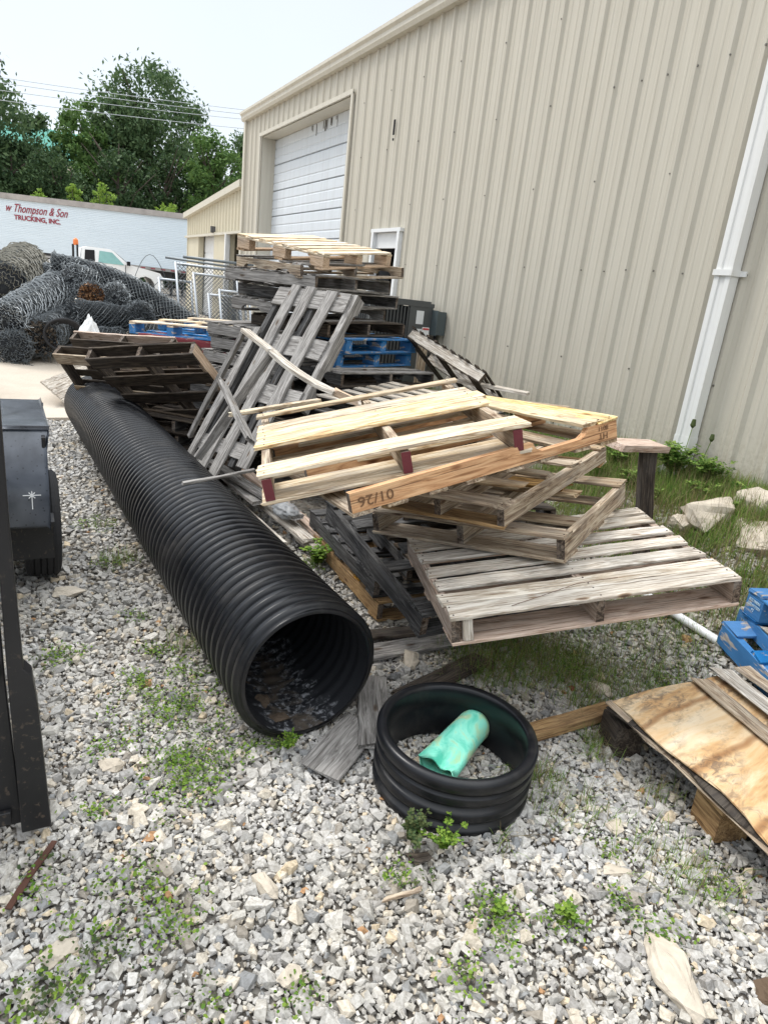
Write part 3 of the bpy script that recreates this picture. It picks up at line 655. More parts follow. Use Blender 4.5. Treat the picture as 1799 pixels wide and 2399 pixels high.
mb = MB(); mb.tube([(.155, .095, .045), (.16, .10, .0), (.155, .085, -.05)], .004, 5); mb.build('broken_edge', M_white, gp)

# ------------------------------------------------------------------ pallets
PG = 'wooden pallets in the pile'
def nails(mb, pts, mi):
    for p in pts: mb.box(p, (.006, .006, .003), mi)
def pallet(name, label, t, rot, dims, deck, stringers_m=None, bottom_m=None, top=None, bot=None, notch=-1, xs=(-1, 0, 1), st_w=.038, kind='stringer', ch=.002, chip=.008, group=PG, nl=True, ends=None, block_m=None, cat='pallet', seg=6):
    LX, LY, H = dims; root = empty(name, t, tuple(R(a) for a in rot), label, cat, group)
    td = .017; sm_ = stringers_m or deck; bm_ = bottom_m or deck
    if top is None: top = [(-.93, .12), (-.6, .09), (-.3, .09), (0, .09), (.3, .09), (.6, .09), (.93, .12)]
    if bot is None: bot = [(-.93, .13), (0, .12), (.93, .13)]
    mb = MB()
    for e in top:
        yc, w = e[0]*LY/2, e[1]; xa, xb = (e[2], e[3]) if len(e) > 2 else (-1, 1)
        yc = max(-LY/2+w/2, min(LY/2-w/2, yc))+random.uniform(-.006, .006); dy = random.uniform(-.006, .006)
        mb.plank((xa*LX/2+random.uniform(-.008, .008), yc-dy, H-td/2), (xb*LX/2+random.uniform(-.008, .008), yc+dy, H-td/2+random.uniform(-.001, .002)), (0, 0, 1), w, td, seg*2, jit=.0028, chip=chip*1.5, ch=ch, bow=random.uniform(-.001, .007))
        if nl:
            for q in xs:
                if xa-.02 <= q <= xb+.02:
                    for s in (-.3, .3): nails(mb, [(q*(LX/2-.019)+random.uniform(-.006, .006), yc+s*w+random.uniform(-.006, .006), H+.001)], 1)
    mb.build('top_deck', [deck, M_nail], root)
    if bot:
        mb = MB()
        for e in bot:
            yc, w = e[0]*LY/2, e[1]; xa, xb = (e[2], e[3]) if len(e) > 2 else (-1, 1)
            yc = max(-LY/2+w/2, min(LY/2-w/2, yc)); mb.plank((xa*LX/2, yc, td/2), (xb*LX/2, yc, td/2), (0, 0, 1), w, td, seg, chip=chip, ch=ch)
        mb.build('bottom_deck', bm_, root)
    if kind == 'stringer':
        for q in xs:
            mb = MB(); x = q*(LX/2-st_w/2-.002); mb.stringer(x, -LY/2+.004, LY/2-.004, td+.001, H-td-.001, st_w, notch, 0, 1)
            so = mb.build('stringer', [sm_, W['endgrain']], root)
            if ends:
                mb = MB(); mb.plank((x, -LY/2+.003, (H)/2), (x, -LY/2-.001, H/2), (0, 0, 1), st_w+.002, H-2*td-.002, 1, 0, 0); mb.build('painted_end', ends, so)
    else:
        mb = MB()
        for q in xs: mb.plank((q*(LX/2-.05), -LY/2, H-td*1.5-.001), (q*(LX/2-.05), LY/2, H-td*1.5-.001), (0, 0, 1), .09, td-.002, 4, ch=ch)
        mb.build('cross_board', sm_, root)
        for q in xs:
            for p in (-1, 0, 1):
                mb = MB(); x = q*(LX/2-.05); y = p*(LY/2-.075); mb.plank((x, y-.072, (H-td)/2), (x, y+.072, (H-td)/2), (0, 0, 1), .095, H-3*td-.004, 1, .001, .002, ch=.003)
                mb.build('block', block_m or sm_, root)
    return root
def copy_thing(o, loc_, rotz, label, group=PG, rx=0, ry=0):
    c = o.copy(); COL.objects.link(c); c.location = loc_; c.rotation_euler = (rx, ry, rotz); c['label'] = label; c['group'] = group
    for ch_ in list(o.children):
        d = ch_.copy(); COL.objects.link(d); d.parent = c
        for g2 in list(ch_.children): e = g2.copy(); COL.objects.link(e); e.parent = d
    return c

# near, pale, weathered
P1 = pallet('pallet', 'wide pale weathered pallet at the near front of the pile, right of the black pipe', (2.349, 2.305, .681), (1.5, -9.8, -17.8), (1.354, .935, .141), W['white'], W['brownside'], W['barn'],
    top=[(-1, .118), (-.65, .098), (-.33, .100), (-.01, .093), (.31, .096), (.64, .094), (1, .09)], bot=[(-1, .17), (.0, .1), (1, .12)], xs=(-1, .0, 1), notch=0, ch=.003, seg=9)
mb = MB(); mb.plank((-.60, -.455, .018), (-.60, -.44, .125), (0, 1, 0), .045, .03, 2, .001, .004); mb.build('split_block', W['white'], P1)
mb = MB(); mb.tube([(-.40, -.44, .145), (-.25, -.40, .150), (-.05, -.33, .149), (.15, -.32, .147)], .0013, 5); mb.build('loose_wire', M_rust, P1)
P2 = pallet('pallet', 'tan open pallet frame with few deck boards lying across the pale front pallet', (2.384, 2.858, .820), (7.2, -9.0, -62.8), (1.111, .967, .135), W['tan'], W['tan'], W['tan'],
    top=[(-1, .11), (.35, .10, -1, .7), (1, .12)], bot=[(-1, .16), (.1, .12), (1, .12)], notch=0, ch=.003)
P3 = pallet('pallet', 'broken grey tan pallet with splintered stringer between the open frame and the orange pallet', (2.383, 2.918, 1.002), (7.3, -7.4, -65.9), (.75, 1.279, .118), W['tan'], W['tan'], W['honey'],
    top=[(-1, .13), (-.45, .10, -1, .82), (-.1, .09, -1, .9), (.3, .1), (.9, .11)], bot=[(-1, .13), (.1, .12), (1, .12)], notch=0, ch=.004, chip=.028)
P4 = pallet('pallet', 'upside down orange pallet with black stencilled stringer and yellow deck boards at its wall end', (1.789, 2.724, 1.228), (13.7, -4.8, -92.9), (1.079, 1.336, .117), W['yellow'], W['orange'], W['tan'],
    top=[(.80, .115), (1, .12)], bot=[(-.95, .09), (-.7, .09), (-.42, .09), (-.15, .09), (.15, .09), (.42, .09), (.7, .09), (.95, .1)], notch=1, ch=.003)
def text_mesh(name, s, size, mat, parent, mtx, shear=0, ext=.0008, sx=1):
    c = bpy.data.curves.new(name, 'FONT'); c.body = s; c.size = size; c.extrude = ext; c.shear = shear; c.align_x = 'CENTER'; c.align_y = 'CENTER'; c.resolution_u = 3
    o = bpy.data.objects.new(name, c); COL.objects.link(o); bpy.context.view_layer.update()
    me = bpy.data.meshes.new_from_object(o.evaluated_get(bpy.context.evaluated_depsgraph_get())); bpy.data.objects.remove(o)
    me.materials.clear(); me.materials.append(mat); q = bpy.data.objects.new(name, me); COL.objects.link(q); q.parent = parent
    q.matrix_local = mtx @ Matrix.Diagonal((sx, 1, 1, 1)); return q
def face_mtx(o, x, y):            # text x dir, y dir -> 4x4
    x = Vector(x).normalized(); y = Vector(y).normalized(); z = x.cross(y); m = Matrix((x, y, z)).transposed().to_4x4(); m.translation = o; return m
LX4, LY4 = 1.079, 1.336
text_mesh('stencil_text', '01/26', .06, M_ink, P4, face_mtx((LX4/2+.0012, -LY4/2+.11, .058), (0, -1, 0), (0, 0, -1)), sx=1.15)
text_mesh('stencil_text', '8011', .030, M_ink, P4, face_mtx((LX4/2+.0012, LY4/2-.085, .082), (0, -1, 0), (0, 0, -1)))
text_mesh('stencil_text', 'HT', .04, M_ink, P4, face_mtx((LX4/2+.0012, LY4/2-.085, .045), (0, -1, 0), (0, 0, -1)))
P5 = pallet('pallet', 'pale yellow pine pallet with maroon stringer ends on top of the near pile', (1.579, 2.934, 1.240), (1.2, -15.4, -17.9), (1.174, 1.234, .129), W['pine'], W['tan'], W['pine'],
    top=[(-1, .165), (-.10, .15, -1, .98), (.15, .15), (.40, .15, -1, .96), (.98, .075)], bot=[(-1, .14), (-.70, .10), (-.35, .10), (.0, .12), (.4, .09), (1, .12)], xs=(-.97, .06, .92), notch=1, ends=W['maroon'], ch=.003, seg=9, chip=.012)
# under the left of the pile
P15 = pallet('pallet', 'charcoal grey pallet lying on the honey brown pallet beside the pipe', (2.419, 3.937, .165), (.4, -.1, -3.8), (1.02, 1.318, .131), W['dark'], W['dark'], notch=0)
P17 = pallet('pallet', 'honey brown damp pallet lying flat on the gravel, lowest beside the pipe', (2.42, 3.865, .023), (.1, -.1, -3.1), (1.02, 1.273, .137), W['honey'], W['honey'], notch=0, top=[(-1, .09), (-.4, .09), (.2, .09), (1, .09)])
P16 = pallet('pallet', 'black grey sloping pallet wedged between the pipe side and the pale front pallet', (2.207, 3.13, .451), (8.4, -1.9, -.6), (1.02, 1.286, .14), W['dark'], W['dark'], W['dark'], notch=0,
    top=[(-1, .15), (-.5, .1, -.55, 1), (0, .1, -.6, 1), (.5, .1, -.9, 1), (1, .1)], bot=[(-1, .12), (0, .1), (1, .12)])
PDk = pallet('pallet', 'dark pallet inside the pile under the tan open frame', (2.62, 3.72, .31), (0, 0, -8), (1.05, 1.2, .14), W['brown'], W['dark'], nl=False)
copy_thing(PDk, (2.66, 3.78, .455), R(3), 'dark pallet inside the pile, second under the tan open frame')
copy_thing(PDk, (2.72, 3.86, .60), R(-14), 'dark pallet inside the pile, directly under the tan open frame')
# grey deck behind the near pile, on hidden dark pallets
P14 = pallet('pallet', 'silvery flat pallet deck just behind the near yellow pallet, toward the wall', (3.02, 5.02, .96), (2, 3, -58), (1.22, 1.25, .14), W['white'], W['dark'], W['grey'],
    top=[(-1, .1), (-.66, .1), (-.33, .1), (0, .1), (.33, .1), (.66, .1), (1, .1)], chip=.014)
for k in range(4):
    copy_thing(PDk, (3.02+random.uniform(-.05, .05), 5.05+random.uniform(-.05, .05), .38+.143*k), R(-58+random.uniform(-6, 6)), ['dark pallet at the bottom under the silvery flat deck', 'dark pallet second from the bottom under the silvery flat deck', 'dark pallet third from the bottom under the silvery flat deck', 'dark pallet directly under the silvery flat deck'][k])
# tall back stack
def g0(x, y): return float(gz(x, y))
SX, SY = 2.62, 6.62
P18 = pallet('pallet', 'grey weathered pallet just below the two blue pallets, deck board facing the camera', (3.0, 6.35, 1.10), (0, 1, 23), (1.45, 1.1, .14), W['grey'], W['dark'], W['brown'], chip=.02)
for k in range(5):
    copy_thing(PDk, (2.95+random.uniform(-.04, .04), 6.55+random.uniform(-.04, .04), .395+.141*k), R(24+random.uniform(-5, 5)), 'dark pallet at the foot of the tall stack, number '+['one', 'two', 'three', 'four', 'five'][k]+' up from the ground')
BL = pallet('pallet', 'lower bright blue block pallet in the tall stack', (2.98, 6.66, 1.245), (0, 0, 27), (1.28, 1.05, .138), W['blue'], W['blue'], W['blue'], kind='block', nl=False, bot=[(-1, .11), (0, .11), (1, .11)])
BL2 = copy_thing(BL, (3.02, 6.64, 1.386), R(29), 'upper bright blue block pallet in the tall stack')
PS = [('brown pallet resting on the upper blue pallet of the tall stack', (2.86, 6.62, 1.53), 26, (1.25, 1.02, .135), 'brown', 'brown', 0),
      ('dark brown pallet fourth from the top of the tall stack', (2.66, 6.66, 1.668), 33, (1.26, 1.02, .135), 'grey', 'grey', -1),
      ('charcoal pallet third from the top of the tall stack, end rotted', (2.78, 6.74, 1.805), 27, (1.34, 1.02, .135), 'grey', 'dark', 0),
      ('grey pallet with thick side board, second below the new pallet', (2.62, 6.62, 1.943), 31, (1.30, 1.08, .13), 'grey', 'grey', 0)]
for lbl, t, yaw, dm, dk, st, nn in PS: pallet('pallet', lbl, t, (random.uniform(-1, 1), -1.5, yaw), dm, W[dk], W[st], W[dk], nl=False, chip=.03, notch=nn)
P_S2 = pallet('pallet', 'notched tan grey pallet directly under the new block pallet', (2.72, 6.62, 2.085), (2, -5, 18), (1.34, 1.0, .125), W['grey'], W['tan'], W['tan'], nl=False, chip=.02,
    top=[(-1, .14, -1, .2), (-.4, .1), (.4, .1), (1, .12)])
PTOP = pallet('pallet', 'fresh pale block pallet topping the tall stack', (2.643, 6.595, 2.215), (6.3, -6.1, 32.0), (1.184, 1.008, .143), W['new'], W['new'], W['block'], kind='block', block_m=W['block'], nl=False,
    top=[(-1, .09), (-.69, .075), (-.42, .075), (-.14, .075), (.14, .075), (.42, .075), (.69, .075), (1, .09)], bot=[(-1, .09), (0, .09), (1, .09)])
# second footing of the tall stack, left of the blue pallets
PL = pallet('pallet', 'weathered grey pallet beside the upper blue pallet, left part of the tall stack', (2.33, 6.72, 1.40), (0, -1, 36), (.95, 1.0, .13), W['grey'], W['grey'], W['grey'], nl=False, chip=.03, notch=0)
for k, z in enumerate((1.26, 1.12, .98)): copy_thing(PL, (2.33+random.uniform(-.05, .05), 6.72+random.uniform(-.05, .05), z), R(36+random.uniform(-6, 6)), 'weathered grey pallet left of the blue ones in the tall stack, '+['second', 'third', 'lowest'][k]+' of four')
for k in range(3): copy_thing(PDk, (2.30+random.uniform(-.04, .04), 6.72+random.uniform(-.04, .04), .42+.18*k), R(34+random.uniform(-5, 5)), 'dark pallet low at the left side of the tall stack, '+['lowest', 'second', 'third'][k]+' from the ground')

# big grey skid leaning on the stack
LN = empty('leaning_skid', (2.165, 5.678, 1.398), (R(55.8), R(-1.0), R(-63.8)), 'large silver grey wooden skid leaning steeply against the tall stack', 'pallet', PG)
for x in (-.42, .02, .42):
    mb = MB(); mb.stringer(x, -.56 if x > .3 else -1.2, .55, .0, .112, .06, -1 if x > .3 else 0); mb.build('stringer', W['grey'] if x > .3 else W['dark'], LN)
for y, w, xa, xb in ((.46, .19, -.46, .40), (-.02, .19, -.25, .41), (-.50, .18, -.3, .41), (-1.05, .14, -.5, .2)):
    mb = MB(); mb.plank((xa, y, .123), (xb, y-.01, .123), (0, 0, 1), w, .02, 6, .003, .012, ch=.003); mb.build('cross_board', W['grey'], LN)
for x, y0_, y1_, w in ((-.24, -1.3, .57, .105), (-.07, -1.42, .56, .10), (.19, -1.2, .55, .125), (-.44, -1.35, .10, .07)):
    mb = MB(); mb.plank((x, y0_, .147), (x+.01, y1_, .147), (0, 0, 1), w, .026, 9, .004, .02, ch=.003); mb.build('long_board', W['grey'], LN)
# broken light frame in front of it
FR = empty('broken_pallet', (1.42, 4.9, .3), label='thin broken grey wooden frame leaning in front of the large skid', cat='broken pallet', group=PG); FO = Vector(FR.location)
def stick(parent, O, a, b, w, t, upv, mat, name='slat', bow=0, seg=8, chip=.012):
    mb = MB(); mb.plank(Vector(a)-O, Vector(b)-O, upv, w, t, seg, .003, chip, bow=bow, ch=.0025); return mb.build(name, mat, parent)
stick(FR, FO, (1.42, 4.8, 1.61), (1.185, 5.4, .70), .038, .032, (.3, -.5, .8), W['grey'], 'rail')
stick(FR, FO, (1.42, 4.8, 1.61), (1.53, 4.5, 1.50), .075, .025, (.2, -.4, .9), W['white'], 'bent_board')
stick(FR, FO, (1.53, 4.5, 1.50), (1.82, 4.02, 1.31), .08, .028, (.2, -.4, .9), W['white'], 'bent_board', bow=-.03)
stick(FR, FO, (1.53, 4.5, 1.50), (1.09, 4.7, .70), .06, .04, (.3, -.7, .6), W['grey'], 'rail')
stick(FR, FO, (1.22, 4.62, 1.27), (1.27, 4.05, .98), .07, .03, (.5, .2, .9), W['grey'], 'cross_piece', chip=.04)
mb = MB(); mb.plank(Vector((1.80, 4.05, 1.32))-FO, Vector((1.93, 3.92, 1.27))-FO, (0, 0, 1), .05, .045, 3, .006, .03); mb.build('splintered_end', W['block'], FR)

# dark pallets heeled over at the far end of the pipe
P9 = pallet('pallet', 'dark brown pallet tipped up over the far end of the pipe, open end raised', (1.282, 6.623, .81), (-40.9, -9.8, -44.1), (1.117, 1.195, .135), W['brown'], W['brown'], W['brown'], nl=False,
    bot=[(-1, .15), (-.42, .15), (.05, .15), (.5, .12), (1, .14)], top=[(-1, .12), (-.3, .12), (.3, .12), (1, .12)], notch=0)
for k in range(4): copy_thing(PDk, (1.72+random.uniform(-.03, .03), 6.95+random.uniform(-.03, .03), .03+.144*k), R(-44+random.uniform(-5, 5)), 'added dark pallet lying flat to block light under the tipped ones, '+['lowest', 'second', 'third', 'highest'][k]+' of four')  # extra dark pallets, added to block light showing through the tipped boards
for ch_ in P9.children:
    if ch_.name.startswith('stringer') and ch_.data.vertices[0].co.x > .3: ch_.data.materials[0] = W['block']
P10 = pallet('pallet', 'brown tipped pallet standing behind the dark tipped one, beside the wire rolls', (1.139, 7.756, .774), (-54.7, -3.8, -43.5), (1.215, 1.02, .136), W['barn'], W['brown'], W['brown'], nl=False, notch=0)
P10b = pallet('pallet', 'lower brown tipped pallet showing its pale edge left of the others', (.98, 7.62, .64), (-52, -3.8, -43.5), (1.215, 1.02, .136), W['brown'], W['brown'], W['tan'], nl=False, notch=0)
# blue and yellow pallet on red
ST = empty
SB = pallet('pallet', 'blue block pallet with new yellow deck boards on top of the red pallet', (1.92, 8.2, 1.278), (2.9, -2.8, -52.0), (1.193, 1.08, .138), W['new'], W['new'], W['blue'], kind='block', block_m=W['blue'], nl=False,
    top=[(-1, .1), (0, .1), (1, .1)], bot=[(-1, .12), (-.4, .1), (0, .1), (.5, .1), (1, .12)])
RD = pallet('pallet', 'dark red painted pallet under the blue and yellow pallet', (1.98, 8.0, 1.13), (1, -1, -48), (1.22, 1.02, .138), W['red'], W['red'], W['red'], nl=False, notch=0)
mb = MB(); mb.plank((-.6, -.515, .07), (.6, -.515, .07), (0, -1, 0), .12, .012, 5); mb.build('side_board', W['red'], RD)
mb = MB(); mb.plank((.615, -.5, .07), (.615, .5, .07), (1, 0, 0), .12, .012, 5); mb.build('side_board', W['red'], RD)
PB = pallet('pallet', 'brown pallet under the red pallet, first below it', (1.97, 8.0, .985), (0, 0, -50), (1.22, 1.02, .14), W['brown'], W['honey'], W['brown'], nl=False)
for k in range(6): copy_thing(PB, (1.97+random.uniform(-.03, .03), 8.0+random.uniform(-.03, .03), .842-.143*k), R(-50+random.uniform(-5, 5)), 'brown pallet under the red pallet, '+['second', 'third', 'fourth', 'fifth', 'sixth', 'seventh'][k]+' below it')
# slatted grey pallet propped between the air conditioner and the pile
P13 = pallet('pallet', 'silver pallet propped on edge by the wall with its slats hanging down', (4.267, 6.211, 1.105), (20.0, 29.7, 28.4), (1.176, 1.065, .14), W['brown'], W['white'], W['brown'], nl=False, notch=0, xs=(-.95, 0, .95), st_w=.06,
    top=[(y/9*2-1, .05) for y in range(10)])
WB = empty('loose_board', (4.24, 5.56, 1.18), label='short wide silver board lying by the wall behind the yellow deck boards', cat='board', group='loose boards'); 
stick(WB, Vector(WB.location), (4.02, 5.9, 1.19), (4.48, 5.28, 1.17), .16, .03, (0, 0, 1), W['white'], 'plank')
WB2 = empty('loose_board', (4.26, 5.4, 1.05), label='grey board under the short wide silver board by the wall', cat='board', group='loose boards')
stick(WB2, Vector(WB2.location), (3.7, 6.0, 1.02), (4.66, 4.86, 1.08), .12, .09, (0, 0, 1), W['tan'], 'plank')
# broken post standing on end by the wall
BP = empty('broken_crate_end', (3.6, 3.5, .45), label='dark brown broken wooden corner standing upright by the downspout weeds', cat='crate end')
BP.location = (3.66, 3.02, .33); BO_ = Vector(BP.location)
mb = MB(); mb.plank(Vector((3.68, 2.88, .33))-BO_, Vector((3.63, 2.99, 1.17))-BO_, (-.5, -.8, .1), .11, .03, 6, .003, .01, ch=.003); mb.plank(Vector((3.77, 2.94, .33))-BO_, Vector((3.72, 3.05, 1.22))-BO_, (.8, -.5, .1), .11, .014, 6, .002, .01); mb.build('upright_board', W['brown'], BP)
mb = MB(); mb.plank(Vector((3.18, 2.90, 1.235))-BO_, Vector((3.70, 2.98, 1.20))-BO_, (0, -.1, 1), .15, .045, 6, .003, .02, ch=.003); mb.build('top_board', W['barn'], BP)

# ------------------------------------------------------------------ loose lumber
def board(label, a, b, w, t, mat, upv=(0, 0, 1), name='loose_board', bow=0, chip=.015, cat='board', group='loose boards', jit=.003):
    a = Vector(a); b = Vector(b); O = (a+b)/2
    mb = MB(); mb.plank(a-O, b-O, upv, w, t, 8, jit, chip, bow=bow, ch=.003); o = mb.build(name, mat); o.location = O; return tag(o, label, cat, group)
board('long reddish brown board lying against the pipe far side', (1.42, 7.6, .10), (1.42, 6.1, .13), .10, .03, W['brown'])
board('grey board beside the reddish brown one behind the pipe', (1.55, 7.7, .12), (1.50, 5.9, .14), .10, .03, W['tan'])
board('long pale notched stringer running down to a black end beside the pipe', (1.50, 6.55, .10), (1.68, 4.42, .08), .05, .09, W['white'], chip=.02)
board('second pale stringer with a dark notch behind the pipe crest', (1.43, 6.3, .14), (1.50, 4.85, .13), .06, .09, W['barn'], chip=.02)
board('grey plank lying over the pale stringers behind the pipe', (1.55, 6.5, .25), (1.66, 5.0, .24), .12, .03, W['grey'], chip=.02)
board('short splintered grey board under the foot of the leaning frame', (1.52, 7.2, .34), (1.47, 6.1, .30), .10, .03, W['grey'], chip=.04)
board('narrow pale slat sticking out of the pile over the pipe', (.69, 3.28, .95), (1.12, 3.46, .96), .022, .016, W['grey'], chip=.006)
board('yellow slat with reddish end poking left out behind the near yellow pallet', (1.20, 4.30, 1.10), (2.0, 4.72, 1.14), .045, .025, W['pine'])
board('weathered grey plank at the foot of the ring, squarer and nearest', (1.02, 2.10, .03), (1.36, 2.36, .035), .19, .02, W['grey'], chip=.03)
board('weathered grey plank reaching from the pipe mouth to the ring', (1.30, 2.14, .055), (1.56, 2.68, .04), .15, .022, W['grey'], chip=.04)
board('flat grey plank on the gravel under the black grey sloping pallet', (1.60, 2.92, .03), (2.25, 2.92, .03), .15, .022, W['grey'], chip=.03)
board('thin dark red board behind the flat grey plank', (1.70, 3.08, .05), (2.15, 3.02, .05), .10, .02, W['brown'])
board('dark brown plank behind the ring half hidden by grass', (1.62, 2.47, .03), (2.30, 2.68, .03), .13, .022, W['brown'], chip=.03)
board('honey brown board in the grass right of the ring', (1.98, 1.99, .045), (2.60, 2.01, .05), .085, .05, W['honey'])
board('thin tan splinter of wood on the near gravel', (.99, 1.45, .02), (1.13, 1.44, .03), .016, .01, W['tan'], name='wood_splinter', cat='splinter')
board('rusty flat steel bar on the gravel at lower left', (-.115, 1.86, .025), (.025, 2.10, .02), .022, .008, M_rust, name='rusty_bar', cat='metal bar', group='metal scraps', chip=.002)
board('brown scrap of wood in the gravel below the ring', (1.15, 1.57, .03), (1.24, 1.55, .03), .04, .008, W['brown'], name='wood_chip', cat='wood chip')
board('broad pale plank right of the pale stringers behind the pipe', (1.66, 6.2, .20), (1.86, 4.35, .14), .11, .03, W['white'], chip=.03)
board('pinkish grey plank farther right behind the pipe, under the leaning frame', (1.80, 6.0, .26), (2.02, 4.25, .12), .09, .04, W['barn'], chip=.03)
board('short pale block end lying near the plastic sheet', (1.86, 4.62, .10), (1.93, 4.18, .08), .08, .06, W['white'], chip=.02)
board('upper grey plank crossing the lumber behind the pipe', (1.48, 5.9, .36), (1.86, 4.6, .24), .10, .03, W['grey'], chip=.03)
# pale plank deck on the concrete past the pipe
for k in range(5):
    t_ = k/4; a_ = Vector((.50-.235*t_, 9.85+.10*t_, .14+.21*t_)); b_ = a_+Vector((.74, 1.85, .02))
    board('pale plank lying on the concrete behind the far pipe end, '+['nearest of five', 'second of five', 'middle of five', 'fourth of five', 'farthest of five'][k], a_, b_, .078, .02, W['white'], upv=(.62, -.25, .74), group='planks on the concrete', chip=.008)
# plywood on blocks
PW = empty('plywood_stack', (2.85, 1.42, .02), label='stack of delaminating stained plywood sheets raised on wooden blocks at right', cat='plywood'); PO = Vector(PW.location)
def ply_sheet(z, mat, off, name, t=.008, seed=1, shrink=0):
    rr = random.Random(seed); n, m = 26, 22; V = []
    c = [Vector((2.405, 1.865)), Vector((3.18, 1.86)), Vector((3.06, .52)), Vector((2.24, .52))]
    for lay in (0, 1):
        for i in range(n):
            for j in range(m):
                u, v = i/(n-1), j/(m-1); p = (c[0]*(1-u)+c[1]*u)*(1-v)+(c[3]*(1-u)+c[2]*u)*v
                e = .018*math.sin(v*14+seed)*(u < .01)+rr.uniform(-.004, .004)*(u < .01 or v < .01)
                zz = z+.035*math.sin(v*3.3+.2)*(1-u)-.03*v*(1-u)+.012*math.sin(u*5+v*3)+.05*u*(1-v)*.4
                V.append(Vector((p.x+off[0]+e+.02*shrink*(1-u), p.y+off[1]-.01*shrink, zz+lay*t))-PO)
    F = []; L1 = n*m
    for i in range(n-1):
        for j in range(m-1): a = i*m+j; F.append((a, a+1, a+m+1, a+m)); F.append((L1+a, L1+a+m, L1+a+m+1, L1+a+1))
    bd = [i*m for i in range(n)]+[(n-1)*m+j for j in range(1, m)]+[i*m+m-1 for i in range(n-2, -1, -1)]+[j for j in range(m-2, 0, -1)]
    for a, b in zip(bd, bd[1:]+bd[:1]): F.append((a, b, L1+b, L1+a))
    gc = [(p.y*1.0, p.x, p.z) for p in V]
    gc = [(p.x*.9+p.y*.15, p.y*.55-p.x*.1, p.z) for p in V]
    return mesh_obj(name, V, F, mat, PW, gc=gc, smooth=False)
def ply_mat():
    m, n, l, b = nt('stained_plywood'); at = n.new('ShaderNodeAttribute'); at.attribute_name = 'gc'; v = at.outputs['Vector']
    g1 = noise(n, l, mapping(n, l, v, (1.3, 13, 13)), 1.0, 7, .7, .62); rp = ramp(n, [(.3, (.36, .19, .08)), (.44, (.58, .37, .18)), (.56, (.68, .52, .33)), (.72, (.72, .62, .47))]); l.new(g1, rp.inputs[0])
    x = noise(n, l, mapping(n, l, v, (1.3, 5, 5)), 1.3, 6, .5, .65); r2 = ramp(n, [(.44, (0, 0, 0)), (.58, (1, 1, 1))]); l.new(x, r2.inputs[0])
    y = noise(n, l, mapping(n, l, v, (16, 50, 50)), 1.0, 6, .8, .7); r3 = ramp(n, [(.45, (0, 0, 0)), (.58, (1, 1, 1))]); l.new(y, r3.inputs[0])
    f = n.new('ShaderNodeMath'); f.operation = 'MULTIPLY'; l.new(r2.outputs[0], f.inputs[0]); l.new(r3.outputs[0], f.inputs[1])
    f2 = n.new('ShaderNodeMath'); f2.operation = 'MULTIPLY'; l.new(f.outputs[0], f2.inputs[0]); f2.inputs[1].default_value = .7
    c = mixc(n, l, f2.outputs[0], rp.outputs[0], (.13, .10, .08))
    wv = n.new('ShaderNodeTexWave'); wv.bands_direction = 'Y'; wv.inputs['Scale'].default_value = 1.9; wv.inputs['Distortion'].default_value = 1.2; wv.inputs['Detail'].default_value = 3; l.new(v, wv.inputs['Vector'])
    r4 = ramp(n, [(.0, (.42, .28, .18)), (.05, (1, 1, 1))]); l.new(wv.outputs[0], r4.inputs[0]); c = mixc(n, l, .75, c, r4.outputs[0], 'MULTIPLY')
    l.new(c, b.inputs['Base Color']); b.inputs['Roughness'].default_value = .85; bump(n, l, g1, b, .3, .003); return m
M_ply = ply_mat()
ply_sheet(.215, M_ply, (0, 0), 'top_sheet', seed=1)
ply_sheet(.200, W['brown'], (-.012, -.004), 'middle_sheet', seed=4, t=.006)
ply_sheet(.186, W['tan'], (-.004, -.012), 'lower_sheet', seed=8, t=.006)
ply_sheet(.170, W['brown'], (.01, -.006), 'bottom_sheet', seed=12, t=.006)
mb = MB(); mb.plank(Vector((2.405, 1.88, .226))-PO, Vector((2.25, .52, .205))-PO, (0, 0, 1), .055, .004, 10, .004, .01); mb.build('peeling_edge_strip', W['tan'], PW)
for k, (x, y, lb_) in enumerate(((2.46, 1.80, 'dark wooden block under the far corner of the plywood'), (2.46, 1.25, 'brown timber block under the near edge of the plywood'), (3.25, 1.1, 'timber block under the right side of the plywood'))):
    mb = MB(); mb.plank((0, -.07, .08), (0, .09, .08), (0, 0, 1), .14, .16, 2, .003, .004, ch=.005); o = mb.build('timber_block', W['honey'] if k else W['brown']); o.location = (x, y, .0); o.rotation_euler = (0, 0, R(-20)); tag(o, lb_, 'timber block', 'blocks under the plywood')
board('thin pale lath across the plywood, leftmost of three', (3.02, 1.84, .252), (2.80, .95, .245), .10, .008, W['tan'], chip=.03, group='laths on the plywood', name='thin_lath', cat='lath')
board('thin pale lath with pointed end across the plywood, middle of three', (3.20, 1.87, .268), (3.00, 1.0, .255), .11, .008, W['white'], chip=.04, group='laths on the plywood', name='thin_lath', cat='lath')
board('thin grey lath across the plywood, rightmost of three', (3.33, 1.83, .275), (3.17, 1.0, .262), .12, .008, W['tan'], chip=.03, group='laths on the plywood', name='thin_lath', cat='lath')
